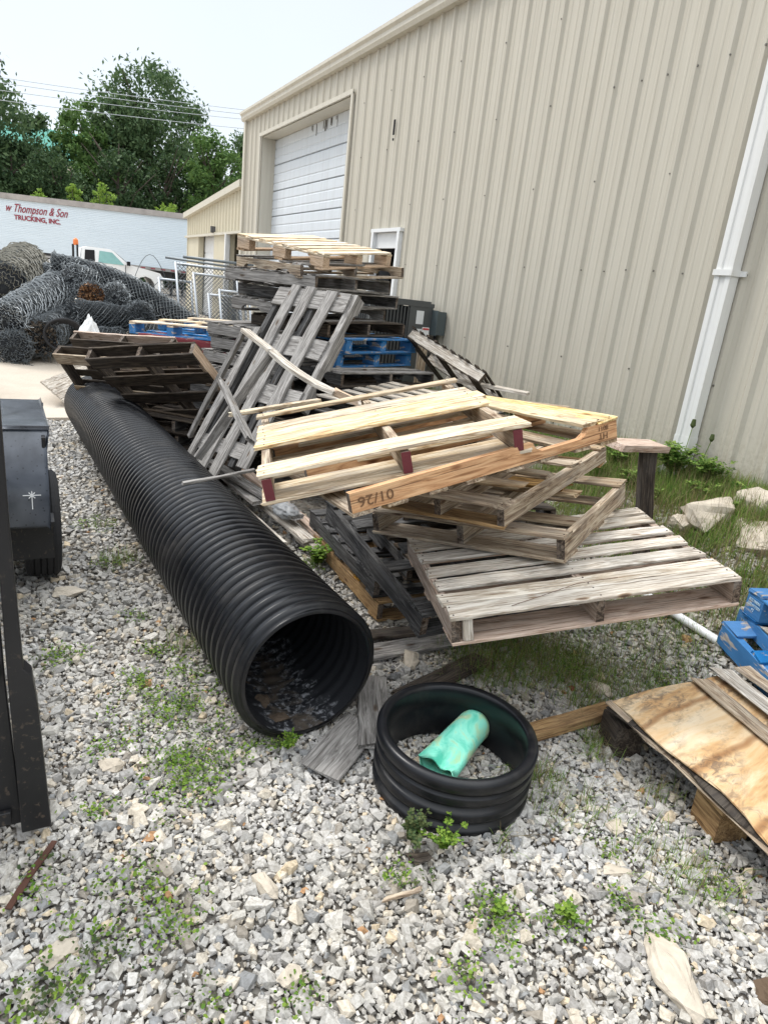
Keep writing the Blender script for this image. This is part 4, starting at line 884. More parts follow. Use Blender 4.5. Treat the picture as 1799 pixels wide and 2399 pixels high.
# blue pallets at right
def eul_deg(x, z):
    x = Vector(x).normalized(); z = Vector(z); z = (z-x*(z@x)).normalized(); y = z.cross(x); return [math.degrees(a) for a in Matrix((x, y, z)).transposed().to_euler()]
BR1 = pallet('pallet', 'blue pallet with white stencilled block at the right edge of the picture', (3.833, 1.331, .43), (0, -.3, -23.6), (1.0, 1.2, .172), W['blue'], W['blue'], W['blue'], kind='block', nl=False,
    top=[(-1, .12), (-.4, .1), (.2, .1), (1, .12)])
for i, (s_, z_) in enumerate((('BOZ FINDRA', .115), ('COD M12/2024', .088), ("P'S'", .062))):
    text_mesh('stencil_text', s_, .024, M_whiteink, BR1, face_mtx((-.4995, .522, z_), (0, -1, 0), (0, 0, 1)), sx=.72)
BR2 = pallet('pallet', 'blue pallet with bare wood deck sandwiched under the stencilled one', (3.80, 1.36, .31), (2, 0, -30), (1.0, 1.22, .118), W['white'], W['blue'], W['blue'], nl=False, notch=0, top=[(-1, .14), (-.2, .1), (.5, .1), (1, .14)])
BR3 = pallet('pallet', 'scraped blue pallet lying tilted in the gravel beneath the stencilled one', (3.771, 1.383, .165), (9.4, -1.2, -18.9), (1.0, 1.21, .145), W['blue'], W['blue'], W['blue'], nl=False, notch=0, top=[(-1, .14), (-.2, .1), (.5, .1), (1, .14)])
mb = MB(); mb.plank((-.50, -.6, .07), (-.50, .6, .07), (-1, 0, 0), .12, .012, 8, .002, .01); mb.build('side_board', W['blue'], BR3)
wp = empty('white_pipe', (3.51, 2.24, .262), label='white plastic pipe lying in the gravel under the pale pallet near the blue pallets', cat='pipe')
mb = MB(); mb.tube([(.05, .55, .02), (.01, .17, .005), (-.01, -.16, -.005), (.06, -.55, .0)], .026, 14); mb.build('tube', M_white, wp, smooth=True)
# rocks
rock('rock', (4.40, 2.98, .70), .27, 'large cream limestone boulder by the wall, nearest the downspout', M_rock, (1.1, .8, .62), 3, .4, 'boulders at the wall')
rock('rock', (4.47, 2.60, .60), .31, 'broad cream boulder lying low in front of the wall, second from the downspout', M_rock, (1.2, .8, .6), 9, 1.0, 'boulders at the wall')
rock('rock', (4.80, 2.80, .78), .25, 'pale boulder tight against the wall at the right picture edge', M_rock, (1.1, .8, .7), 14, 2.0, 'boulders at the wall')
rock('rock', (4.40, 2.30, .50), .17, 'grey boulder low at the right picture edge', M_rockg, (1.1, .8, .7), 21, .3, 'boulders at the wall')
rock('rock', (4.20, 3.02, .62), .13, 'small cream rock half buried left of the boulders', M_rock, (1.1, .8, .6), 25, .3, 'boulders at the wall')
rock('rock', (4.30, 4.05, .80), .10, 'small pale rock in the grass behind the open frame pallet', M_rock, (1.4, .8, .5), 31, .3)
RK = [(.19, 4.13, .085, 'flat tan stone just in front of the trailer tyre', (1.5, .8, .4), 41), (1.86, 2.80, .085, 'pale stone with holes between the planks behind the ring', (1.3, .8, .5), 42),
      (1.72, .87, .12, 'long cream slab stone at the lower right corner', (1.5, .7, .35), 43), (1.97, .70, .065, 'dark brown stone beside the cream slab at lower right', (1, .8, .6), 44),
      (.64, 1.66, .055, 'cream stone left of centre in the near gravel', (1.3, .8, .6), 45), (.61, 1.33, .05, 'cream stone low in the near gravel, centre left', (1, .8, .6), 46), (2.74, 2.20, .07, 'round pale stone in the grass above the plywood corner', (1.2, .9, .6), 47),
      (1.87, 1.24, .05, 'cream stone among the gravel left of the timber block', (1.2, .8, .6), 48), (2.04, 1.42, .045, 'yellowish stone near the timber block', (1.1, .9, .6), 49), (.25, 2.45, .055, 'cream stone left of the weed patch', (1.2, .8, .6), 50), (.02, 1.66, .05, 'pale stone near the lower left of the gravel', (1.3, .8, .6), 51), (2.60, 2.28, .03, 'red brick chip in the grass', (1.2, .8, .6), 52)]
for x, y, r, lb_, sq, sd_ in RK:
    rock('stone', (x, y, float(gz(x, y))+r*.25), r, lb_, {44: simple('brown_stone', (.12, .08, .05), .9), 52: M_brick}.get(sd_, M_rock), sq, sd_, R(62) if sd_ == 43 else sd_*1.3, cat='stone')
# mud lumps in the pipe
for k, (s, x, r) in enumerate(((.10, -.09, .05), (.24, -.12, .06), (.40, -.15, .06))):
    p = pipe.matrix_basis @ Vector((x, s, -.272))
    o = rock('dirt_clod', p, r, 'brown dirt clod inside the mouth of the black pipe, '+['nearest', 'middle', 'deepest'][k], simple('brown_mud', (.09, .065, .045), .95, 0, .5, 30, .5), (1.3, .9, .35), 60+k, k, cat='dirt', group='dirt clods in the pipe')

# plastic film
def film(name, label, c, r, h, mat, seed, cat):
    rr = random.Random(seed); from mathutils import noise as nz; n = 14; V = []; F = []
    for i in range(n):
        for j in range(n):
            u, v = i/(n-1)*2-1, j/(n-1)*2-1; q = 1-.25*(u*u+v*v)
            V.append((u*r[0]*q, v*r[1]*q, h*(nz.noise(Vector((u*1.7+seed, v*1.7, 0)))+.5)*q+.02*nz.noise(Vector((u*6, v*6, seed)))))
    for i in range(n-1):
        for j in range(n-1): F.append((i*n+j, (i+1)*n+j, (i+1)*n+j+1, i*n+j+1))
    o = mesh_obj(name, V, F, mat, smooth=True); md = o.modifiers.new('thick', 'SOLIDIFY'); md.thickness = .002; o.location = c; return tag(o, label, cat)
def crumple(name, label, c, r, top, mat, seed, cat):
    from mathutils import noise as nz; bm = bmesh.new(); bmesh.ops.create_icosphere(bm, subdivisions=4, radius=1)
    for q in bm.verts:
        p = q.co.copy(); k = 1-top*max(0, p.z)
        nn = abs(nz.noise(p*2.1+Vector((seed, 0, 0))))*.55+abs(nz.noise(p*5+Vector((0, seed, 0))))*.25
        q.co = Vector((p.x*r[0]*k, p.y*r[1]*k, p.z*r[2]))*(1.15-nn)
    me = bpy.data.meshes.new(name); bm.to_mesh(me); bm.free(); me.materials.append(mat); me.polygons.foreach_set('use_smooth', [True]*len(me.polygons))
    o = bpy.data.objects.new(name, me); COL.objects.link(o); o.location = c; return tag(o, label, cat)
crumple('plastic_sheet', 'crumpled cloudy plastic sheet lying beside the pipe under the yellow pallet', (1.80, 4.75, .26), (.10, .14, .06), .3, M_plas, 3, 'plastic sheet')
crumple('white_bag', 'crumpled white bag standing behind the tipped pallets', (1.02, 11.9, .80), (.20, .16, .34), .75, M_white, 5, 'bag')

# ------------------------------------------------------------------ black utility trailer at left
TR = empty('utility_trailer', (-.3, 3.6, 0), label='black steel utility trailer with square fender at the left edge', cat='trailer'); TO = Vector(TR.location)
def tb(name, boxes, mat, bev=.004, parent=TR):
    mb = MB()
    for c, d in boxes: mb.box(Vector(c)-TO, d)
    o = mb.build(name, mat, parent); b = o.modifiers.new('bevel', 'BEVEL'); b.width = bev; b.segments = 2; return o
# fender: side profile extruded
prof = [(3.97, .50), (4.00, .74), (4.06, .93), (4.16, 1.03), (5.0, 1.04), (5.12, .98), (5.2, .6), (5.16, .6), (5.06, .95), (4.98, 1.0), (4.19, .99), (4.10, .90), (4.04, .73), (4.01, .50)]
V = [(-.30-TO.x, y-TO.y, z) for y, z in prof]+[(.115-TO.x, y-TO.y, z) for y, z in prof]; n = len(prof)
fo = mesh_obj('fender', V, [(i, (i+1) % n, n+(i+1) % n, n+i) for i in range(n)]+[(0, 1, 12, 13), (1, 2, 11, 12), (2, 3, 10, 11), (3, 4, 9, 10), (4, 5, 8, 9), (5, 6, 7, 8)]+[(n+a, n+b, n+c, n+d) for a, b, c, d in ((0, 13, 12, 1), (1, 12, 11, 2), (2, 11, 10, 3), (3, 10, 9, 4), (4, 9, 8, 5), (5, 8, 7, 6))], M_fender, TR)
b_ = fo.modifiers.new('bevel', 'BEVEL'); b_.width = .045; b_.segments = 5; b_.limit_method = 'ANGLE'; b_.angle_limit = R(35); fo.data.polygons.foreach_set('use_smooth', [True]*len(fo.data.polygons))
tb('fender_skirt', [((.100, 4.6, .80), (.02, 1.06, .40)), ((.015, 4.10, .40), (.23, .03, .26)), ((.015, 4.06, .52), (.24, .16, .03))], M_btrail)
mb = MB(); c0 = Vector((.028, 4.005, .69))-TO
for a, L_ in ((0, .045), (90, .075), (45, .022), (-45, .022)):
    d = Vector((math.cos(R(a)), -.24*math.sin(R(a))*-1, math.sin(R(a))))
    mb.plank(c0-d*L_+Vector((0, -.0, 0)), c0+d*L_, (0, -1, .24), .005, .004, 2, 0, 0, ch=.001)
st_ = mb.build('sparkle_mark', M_white, TR); st_.location = (0, -.012, .0)
def wheel(y):
    r = .335; w = empty('wheel', Vector((.075, y, r+.012))-TO); w.parent = TR
    P = []; wd = .21
    for s, rr in ((-.5, .20), (-.5, .27), (-.46, .315), (-.36, r), (-.27, r), (-.265, r-.012), (-.235, r-.012), (-.23, r), (-.1, r), (-.095, r-.012), (-.065, r-.012), (-.06, r), (.06, r), (.065, r-.012), (.095, r-.012), (.1, r), (.23, r), (.235, r-.012), (.265, r-.012), (.27, r), (.36, r), (.46, .315), (.5, .27), (.5, .20)): P.append((s*wd, rr))
    o = revolve('tyre', P, M_rubber, w, 'z', 48, False); o.rotation_euler = (0, R(90), 0)
    mb = MB()
    for k in range(0):
        a = 2*math.pi*k/46
        for s in (-.31, -.17, 0, .17, .31): mb.box((math.cos(a+s)*(r+.002), s*wd, math.sin(a+s)*(r+.002)), (.006, .018, .010), rot=Matrix.Rotation(-(a+s), 3, 'Y'))
    o2 = revolve('rim', [(-.06, .03), (-.06, .1), (-.02, .13), (-.08, .2), (.08, .2)], M_tubed, w, 'z', 32, False); o2.rotation_euler = (0, R(90), 0)
wheel(4.50)
# tailgate post / tall ramp panel at the rear
def slab(name, pts, y0, y1, mat):
    n = len(pts); V = [(x-TO.x, y0-TO.y, z) for x, z in pts]+[(x-TO.x, y1-TO.y, z) for x, z in pts]
    o = mesh_obj(name, V, [tuple(range(n)), tuple(range(2*n-1, n-1, -1))]+[(i, n+i, n+(i+1) % n, (i+1) % n) for i in range(n)], mat, TR); b = o.modifiers.new('bevel', 'BEVEL'); b.width = .004; b.segments = 2
slab('ramp_gate', [(-.9, .07), (-.07, .07), (-.09, .66), (-.10, 1.56), (-.9, 1.56)], 2.17, 2.21, M_btrail)
slab('hinge_post', [(-.072, .06), (.02, .06), (.0, .55), (-.012, .67), (-.035, .70), (-.048, 1.15), (-.052, 1.57), (-.085, 1.57), (-.082, .7)], 2.13, 2.20, M_btrail)
for z_ in (.68, 1.17, .12): tb('ramp_rib', [((-.5, 2.155, z_), (.80, .02, .05))], M_btrail, .003)
tb('deck_frame', [((-.95, 4.6, .55), (1.25, 4.6, .12)), ((-.34, 4.4, .80), (.05, 4.4, .36)), ((-.95, 6.9, .5), (1.2, .1, .2))], M_btrail)
for c in ((-1.75,),): pass

# ------------------------------------------------------------------ weeds and grass
def leaves_mesh(name, P, size, up_bias, mat, label, cat, shape=5, stem=None):
    n = len(P); a = RNG.uniform(0, 6.283, n); tilt = RNG.normal(0, .45, n); tilt2 = RNG.normal(0, .45, n); V = np.zeros((n, shape, 3))
    for k in range(shape):
        t = 2*np.pi*k/shape; x = np.cos(t)*size; y = np.sin(t)*size*.72
        X = x*np.cos(a)-y*np.sin(a); Y = x*np.sin(a)+y*np.cos(a); Z = X*tilt+Y*tilt2
        V[:, k] = P+np.stack([X, Y, Z], -1)
    F = np.arange(n*shape).reshape(n, shape); o = fast_obj(name, V.reshape(-1, 3), F, mat); return tag(o, label, cat, kind='stuff')
WL = [(0.56,2.81,0.22,300),(0.57,2.44,0.20,260),(0.50,2.25,0.18,240),(0.45,3.00,0.15,120),(0.13,3.37,0.14,120),(0.25,2.56,0.10,50),(0.79,2.34,0.08,50),(0.92,2.35,0.04,50),(1.01,2.78,0.06,20),(0.19,2.21,0.04,30),(-0.02,1.92,0.10,30),(0.23,1.81,0.12,70),(0.30,1.65,0.12,90),(0.09,1.65,0.10,60),(0.02,1.53,0.08,60),(-0.07,1.54,0.06,40),(1.31,1.27,0.10,110),(1.53,1.16,0.05,60),(1.80,0.99,0.08,70),(1.76,1.13,0.05,30),(1.10,1.52,0.08,50),(1.12,1.13,0.06,40),(0.70,3.07,0.12,70),(0.45,4.49,0.10,70),(0.43,5.35,0.15,80),(0.58,3.29,0.10,60),(1.85,4.18,0.08,60),(1.91,1.33,0.05,30),(2.22,1.04,0.06,40),(0.62,1.26,0.05,30),(0.40,1.35,0.05,20),(0.52,3.71,0.08,40),(2.79,2.48,0.20,100),(3.10,2.06,0.10,70)]
P = []; P2 = []
for x, y, r, n in WL:
    m = int(n*2.9); k = int(m/14)+1; cx = RNG.normal(x, r*.5, k); cy = RNG.normal(y, r*.5, k)
    for a, b in zip(cx, cy):
        q = int(m/k); px = RNG.normal(a, .028, q); py = RNG.normal(b, .028, q); pz = gz(px, py)+.012+RNG.uniform(0, .035, q)
        (P if RNG.random() < .65 else P2).append(np.stack([px, py, pz], -1))
P = np.concatenate(P); P2 = np.concatenate(P2)
leaves_mesh('weeds', P, RNG.uniform(.003, .0085, len(P)), 0, M_weed, 'low bright green weeds spreading through the gravel', 'weeds')
leaves_mesh('creeping_weeds', P2, RNG.uniform(.0035, .008, len(P2)), 0, M_weed2, 'dull olive creeping weeds in the gravel', 'weeds')
def plant(name, loc_, h, nst, nl, label, lf=.010, mat=M_weed, group='weeds by the ring'):
    root = empty(name, loc_, label=label, cat='plant', group=group); mb = MB(); V = []; F = []
    for _ in range(nst):
        a = random.uniform(0, 6.28); ln = random.uniform(.1, .75)*h; hh = h*random.uniform(.6, 1); pts = [Vector((math.cos(a)*ln*t*t, math.sin(a)*ln*t*t, hh*t*(1-.15*t))) for t in (0, .3, .6, 1)]
        mb.tube(pts, .0012, 3)
        for k in range(nl):
            t = random.uniform(.25, 1); p = Vector((math.cos(a)*ln*t*t, math.sin(a)*ln*t*t, hh*t*(1-.15*t)))
            for q in range(3):
                b = random.uniform(0, 6.28); d = Vector((math.cos(b), math.sin(b), random.uniform(-.2, .5))).normalized(); s = Vector((0, 0, 1)).cross(d).normalized(); o = len(V); L_ = lf*random.uniform(.8, 1.4); c = p+d*L_*1.3
                V += [c+d*L_*math.cos(u)+s*L_*.75*math.sin(u)+Vector((0, 0, L_*.2*math.cos(2*u))) for u in np.arange(0, 6.28, 1.05)][:6]; F.append(tuple(range(o, o+6)))
    mb.build('stem', M_weed2, root); mesh_obj('leaves', V, F, mat, root); return root
plant('clover_plant', (1.20, 1.63, .02), .16, 20, 9, 'dark clover plant leaning on the front left of the black ring', .0065, M_weed2)
plant('clover_plant', (1.30, 1.56, .02), .13, 14, 8, 'dark clover plant in front of the black ring, just right of the taller one', .0065)
plant('feathery_weed', (.955, 2.29, .02), .09, 18, 9, 'bright feathery weed at the lip of the pipe mouth', .005)
plant('broadleaf_weed', (1.54, 1.15, .02), .06, 10, 5, 'small bright broadleaf weed in the near gravel, right', .008, group=None)
plant('broadleaf_weed', (1.33, 1.26, .02), .05, 14, 6, 'spreading broadleaf weed in the near gravel, centre right', .007, group=None)
plant('leafy_weed', (1.85, 4.15, .02), .22, 14, 5, 'tall leafy weed growing beside the plastic sheet', .016, group=None)
def blades(name, P, h, w, lean, mat, label, cat='grass'):
    n = len(P); a = RNG.uniform(0, 6.283, n); ln = np.abs(RNG.normal(0, lean, n)); dx, dy = np.cos(a), np.sin(a); wx, wy = -dy, dx; V = np.zeros((n, 7, 3))
    for k, t in enumerate((0, .4, .75)):
        cx = dx*ln*h*t*t; cy = dy*ln*h*t*t; cz = h*t*(1-.25*ln*t); ww = w*(1-t*.6)
        V[:, 2*k] = P+np.stack([cx-wx*ww, cy-wy*ww, cz], -1); V[:, 2*k+1] = P+np.stack([cx+wx*ww, cy+wy*ww, cz], -1)
    V[:, 6] = P+np.stack([dx*ln*h, dy*ln*h, h*(1-.3*ln)], -1)
    b = (np.arange(n)*7)[:, None]
    F = np.concatenate([b+np.array([[0, 1, 3]]), b+np.array([[0, 3, 2]]), b+np.array([[2, 3, 5]]), b+np.array([[2, 5, 4]]), b+np.array([[4, 5, 6]])], 0)
    o = fast_obj(name, V.reshape(-1, 3), F, mat); return tag(o, label, cat, kind='stuff')
# bank of grass along the wall
def bank(n, x0, x1, y0, y1, pw=1.0):
    X = x0+(x1-x0)*RNG.random(n)**(1/pw); Y = RNG.uniform(y0, y1, n); return np.stack([X, Y, gz(X, Y)-.01], -1)
P = bank(42000, 3.5, 5.02, 1.4, 4.6, 1.5); from mathutils import noise as nzz
k = np.array([RNG.random() < min(1, max(0, (p[0]-3.35)/.9))*(1.25 if nzz.noise(Vector((p[0]*2.2, p[1]*2.2, 3)))+.22*(p[0]-4.1) > -.02 else .18) for p in P]); P = P[k]
tall = np.clip((P[:, 0]-3.9)/1.1, 0, 1)
blades('wall_grass', P, RNG.uniform(.06, .14, len(P))+.17*tall*RNG.random(len(P)), .0030, .5, M_grass, 'green grass bank along the foot of the metal wall')
P = bank(9000, 3.5, 5.0, 1.7, 4.6, 1.4); blades('dry_wall_grass', P, RNG.uniform(.08, .34, len(P)), .0014, .5, M_straw, 'thin dry seed grass among the green at the wall')
P = bank(7000, 4.0, 5.0, 4.4, 9.5, 1.6); blades('far_wall_grass', P, RNG.uniform(.05, .2, len(P)), .0024, .5, M_grass, 'grass at the wall foot behind the pile')
GL = [(2.56,2.77,0.34,2600),(2.74,2.41,0.30,1900),(3.49,2.61,0.34,1900),(2.25,2.55,.2,700),(1.92,1.75,.10,220),(3.05,2.15,.25,700),(2.0,1.55,.08,70),(2.05,1.30,.2,120),(.55,4.6,.12,160),(.72,3.3,.12,120),(2.18,2.68,0.15,120),(2.38,1.87,0.10,150),(1.82,1.54,0.08,50),(1.84,4.22,0.06,40),(1.54,1.51,0.05,25),(3.46,2.19,0.15,160),(2.37,1.47,0.08,80),(2.12,1.07,0.12,160),(2.56,2.11,0.10,160),(3.9,3.2,0.25,500),(3.6,3.8,.3,400),(2.3,1.78,.06,60),(2.9,3.1,.3,350),(.5,5.3,.1,60),(3.6,3.0,.25,350)]
P = np.concatenate([np.stack([RNG.normal(x, r*.6, n), RNG.normal(y, r*.6, n), np.zeros(n)], -1) for x, y, r, n in GL]); P[:, 2] = gz(P[:, 0], P[:, 1])
k = RNG.random(len(P)) < .66
blades('grass_tufts', P[k], RNG.uniform(.03, .12, k.sum()), .0017, .8, M_grass, 'sparse green grass tufts in the gravel around the pile')
blades('dry_grass_tufts', P[~k], RNG.uniform(.04, .15, (~k).sum()), .0013, .9, M_straw, 'straw coloured dead grass in the gravel around the pile')
plant('bushy_weed', (4.72, 3.62, .78), .34, 60, 12, 'bushy green weed hiding the foot of the downspout', .016, M_grass, group=None)
plant('bushy_weed', (4.78, 3.35, .80), .26, 40, 10, 'lower bushy weed right of the downspout', .014, M_grass, group=None)
for q_, (x_, y_, h_) in enumerate(((4.85, 3.05, .22), (4.62, 3.25, .20), (4.9, 2.55, .26), (4.55, 2.95, .16), (4.78, 2.2, .24), (4.35, 3.45, .18), (4.9, 4.25, .2), (4.45, 3.75, .2))):
    plant('leafy_weed', (x_, y_, float(gz(x_, y_))), h_, 26, 9, 'leafy green weed in the grass bank, '+['between the boulders and wall', 'left of the big boulder', 'at the right picture edge', 'beside the big boulder', 'right of the last boulder', 'in front of the upright brown board', 'left of the downspout at the wall', 'behind the upright brown board'][q_], .012, M_grass, 'weeds in the wall grass')
plant('bushy_weed', (4.60, 4.1, .76), .20, 30, 10, 'leafy weed behind the upright brown board', .014, M_grass, group=None)
TH = empty('thistle', (4.80, 3.62, .85), label='tall thistle stems with two green heads in front of the wall', cat='plant')
mb = MB(); mb.tube([(0, 0, 0), (.0, -.02, .2), (.0, -.03, .36)], .003, 5); mb.tube([(-.02, -.15, 0), (0, -.2, .15), (.01, -.22, .29)], .003, 5); mb.build('stem', M_weed, TH)
mb = MB(); mb.tube([(0, -.03, .35), (0, -.03, .37), (0, -.03, .42)], [.008, .022, .014], 8); mb.build('flower_head', M_weed2, TH); mb = MB(); mb.tube([(.01, -.22, .28), (.01, -.22, .30), (.01, -.22, .34)], [.008, .02, .013], 8); mb.build('flower_head', M_weed2, TH)

# ------------------------------------------------------------------ chain link rolls
def wire_mesh_tube(path, Rr, nst, pitch, wr, mat, name, parent, O, jit=.012, seed=0, phase=0):
    """path: list of points; diamond lattice of wires around it"""
    rr = np.random.default_rng(seed); path = [Vector(p)-O for p in path]
    seg = [0]; 
    for a, b in zip(path, path[1:]): seg.append(seg[-1]+(b-a).length)
    L = seg[-1]; ds_ = .07; m = max(4, int(L/ds_))
    fr = []; pu = Vector((0, 0, 1))
    for i in range(m+1):
        s = L*i/m; k = max(j for j in range(len(seg)-1) if seg[j] <= s+1e-9); t = (s-seg[k])/(seg[k+1]-seg[k]); p = path[k].lerp(path[k+1], t)
        d = (path[k+1]-path[k]).normalized(); a = d.cross(pu).normalized(); b = a.cross(d); fr.append((p, a, b, s))
    Vs = []; Fs = []; off = 0
    for sg in (1, -1):
        for w in range(nst):
            th0 = 2*np.pi*w/nst+phase; rings = []
            for p, a, b, s in fr:
                th = th0+sg*s/pitch; r = Rr+rr.normal(0, jit); c = p+a*(math.cos(th)*r)+b*(math.sin(th)*r)
                e1 = (a*math.cos(th)+b*math.sin(th))*wr; e2 = (-a*math.sin(th)+b*math.cos(th))*wr*1.15
                rings.append([c+e1, c-e1*.5+e2, c-e1*.5-e2])
            V = np.array([[q[:] for q in x] for x in rings]).reshape(-1, 3); I = np.arange(len(V)).reshape(-1, 3)+off; J = np.roll(I, -1, 1)
            Fs.append(np.stack([I[:-1], J[:-1], J[1:], I[1:]], -1).reshape(-1, 4)); Vs.append(V); off += len(V)
    return fast_obj(name, np.concatenate(Vs), np.concatenate(Fs), mat, parent)
def roll(label, path, Rr, mat=None, core=None, seed=0, leafy=False):
    path = [Vector(p) for p in path]; O = path[0].copy(); root = empty('chain_link_roll', O, label=label, cat='wire roll', group='rolls of chain link fence')
    n = max(12, int(2*math.pi*Rr/.088))
    wire_mesh_tube(path, Rr, n, Rr*.95, .0078, mat or M_galv, 'wire_mesh', root, O, .016, seed)
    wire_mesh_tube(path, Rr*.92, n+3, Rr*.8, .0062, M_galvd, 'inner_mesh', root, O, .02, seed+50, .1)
    # packed core, rough, with spiral end faces
    mb = MB(); rr = random.Random(seed); pts = []; rad = []
    for a, b in zip(path, path[1:]):
        for t in (0, .25, .5, .75): pts.append(a.lerp(b, t)-O); rad.append(Rr*.83*rr.uniform(.92, 1.06))
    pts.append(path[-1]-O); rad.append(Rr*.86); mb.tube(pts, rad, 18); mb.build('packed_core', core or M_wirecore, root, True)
    d = (path[0]-path[1]).normalized(); pu = Vector((0, 0, 1)); a = d.cross(pu).normalized(); b = a.cross(d)
    mb = MB()
    for tn in range(5):
        pts = []; r0_ = Rr*(.16+.18*tn); steps = 40
        for k in range(steps+1):
            th = 2*math.pi*k/steps; r = r0_+Rr*.18*k/steps+(.022 if k % 2 else -.022)*rr.uniform(.5, 1.2); pts.append(a*math.cos(th)*r+b*math.sin(th)*r+d*(rr.uniform(.0, .05)))
        mb.tube(pts, .0065, 3, caps=False)
    for k in range(90):      # tangled cut ends
        th = rr.uniform(0, 6.28); r = Rr*math.sqrt(rr.uniform(.05, 1.05)); c = a*math.cos(th)*r+b*math.sin(th)*r; t2 = th+rr.uniform(-1.2, 1.2); e = (a*math.cos(t2)+b*math.sin(t2))*rr.uniform(.03, .08)
        mb.tube([c+d*rr.uniform(-.02, .02), c+e+d*rr.uniform(.0, .05), c+e*1.8+d*rr.uniform(-.02, .03)], .0060, 3, caps=False)
    for k in range(int(120*Rr/.25)):      # loose knuckles along the skin
        i = rr.randrange(len(path)-1); c = path[i].lerp(path[i+1], rr.random())-O; dd = (path[i+1]-path[i]).normalized(); a2 = dd.cross(pu).normalized(); b2 = a2.cross(dd); th = rr.uniform(0, 6.28)
        n_ = a2*math.cos(th)+b2*math.sin(th); mb.tube([c+n_*Rr*.95, c+n_*(Rr+rr.uniform(.01, .035))+dd*rr.uniform(-.04, .04)], .0058, 3, caps=False)
    tag(mb.build('spiral_end', mat or M_galv, root), kind='stuff')
    if leafy or core is M_leafcore:
        V = []; F = []
        for k in range(320):
            th = rr.uniform(0, 6.28); r = Rr*.9*math.sqrt(rr.random()); c = a*math.cos(th)*r+b*math.sin(th)*r+d*rr.uniform(0, .07); o = len(V); e = Vector((rr.gauss(0, 1), rr.gauss(0, 1), rr.gauss(0, 1))).normalized()*.035; f2 = Vector((rr.gauss(0, 1), rr.gauss(0, 1), rr.gauss(0, 1))).normalized()*.022
            V += [c-e, c+f2, c+e, c-f2]; F.append((o, o+1, o+2, o+3))
        mesh_obj('dead_leaves', V, F, leaf('dead_leaf_%d' % seed, (.09, .04, .02) if core is M_leafcore else (.03, .025, .02), (.40, .22, .11) if core is M_leafcore else (.14, .11, .08), .1), root)
    return root
roll('big chain link roll slanting up to the right, open end low at left', [(-.16, 12.5, .88), (.85, 15.0, 1.48)], .31, seed=1)
roll('chain link roll with leaf filled end, second from the left at the bottom', [(.33, 12.4, .70), (.90, 14.5, .92)], .29, M_galvd, seed=2, leafy=True)
roll('chain link roll lowest at the left on the concrete', [(-.06, 12.3, .52), (.45, 14.3, .64)], .27, M_galvd, seed=3)
roll('large tan tinged chain link roll at the far left edge', [(-.18, 14.3, 1.34), (.24, 17.0, 1.72)], .46, simple('tan_coated_wire', (.21, .20, .165), .6, .2), seed=4)
roll('roll stuffed with brown dead leaves in the middle of the heap', [(1.22, 13.7, 1.36), (1.55, 15.6, 1.30)], .24, M_galvd, M_leafcore, seed=5)
roll('chain link roll end on, just right of the leaf stuffed roll', [(1.62, 13.8, 1.38), (2.0, 15.8, 1.33)], .24, seed=6)
roll('dark chain link roll lying crosswise under the leaf stuffed roll', [(.86, 13.25, 1.05), (1.80, 13.6, 1.0)], .25, M_galvd, seed=7)
roll('dark chain link roll end on at the lower right of the heap', [(2.0, 13.35, 1.10), (2.4, 15.2, 1.05)], .24, M_galvd, seed=8)
roll('bent chain link roll draped over the top and down the right side', [(.67, 14.8, 1.80), (1.33, 14.7, 1.73), (1.94, 14.4, 1.56), (2.44, 14.1, 1.30), (2.95, 13.6, .98)], .225, seed=9)
roll('short chain link roll end on above the leaf stuffed roll', [(.94, 14.2, 1.60), (1.6, 14.9, 1.55)], .27, seed=10)
roll('far chain link roll behind the big slanting one', [(.15, 16.0, 1.45), (.95, 16.3, 1.52)], .32, seed=11)
roll('flat dark wire roll on the concrete behind the white bag', [(1.10, 12.9, .66), (1.65, 13.2, .68)], .21, M_galvd, seed=12)
roll('dark chain link roll at the bottom right of the heap', [(1.9, 12.9, .78), (2.6, 13.3, .78)], .26, M_galvd, seed=13)
CO = empty('cable_coil', (.68, 12.3, .55), label='black cable coil at the foot of the wire rolls', cat='cable')
for k in range(5):
    mb = MB(); r = .30-.02*k; mb.tube([(math.cos(a)*r, .03*k, .22+math.sin(a)*r*.85) for a in np.linspace(0, 6.283, 28)], .02, 6); mb.build('loop', M_rubber, CO)
tw = empty('twisted_wire', (2.3, 14.6, 1.3), label='loops of loose fence wire rising above the rolls', cat='wire')
mb = MB(); mb.tube([(-.35+.9*t, 0, 1.0*math.sin(3.14*t)*(1-.2*t)) for t in np.linspace(0, 1, 14)], .006, 4); mb.tube([(.1+.6*t, .1, .45*math.sin(2.5*t+.5)) for t in np.linspace(0, 1, 10)], .006, 4); mb.build('loop', M_galvd, tw)

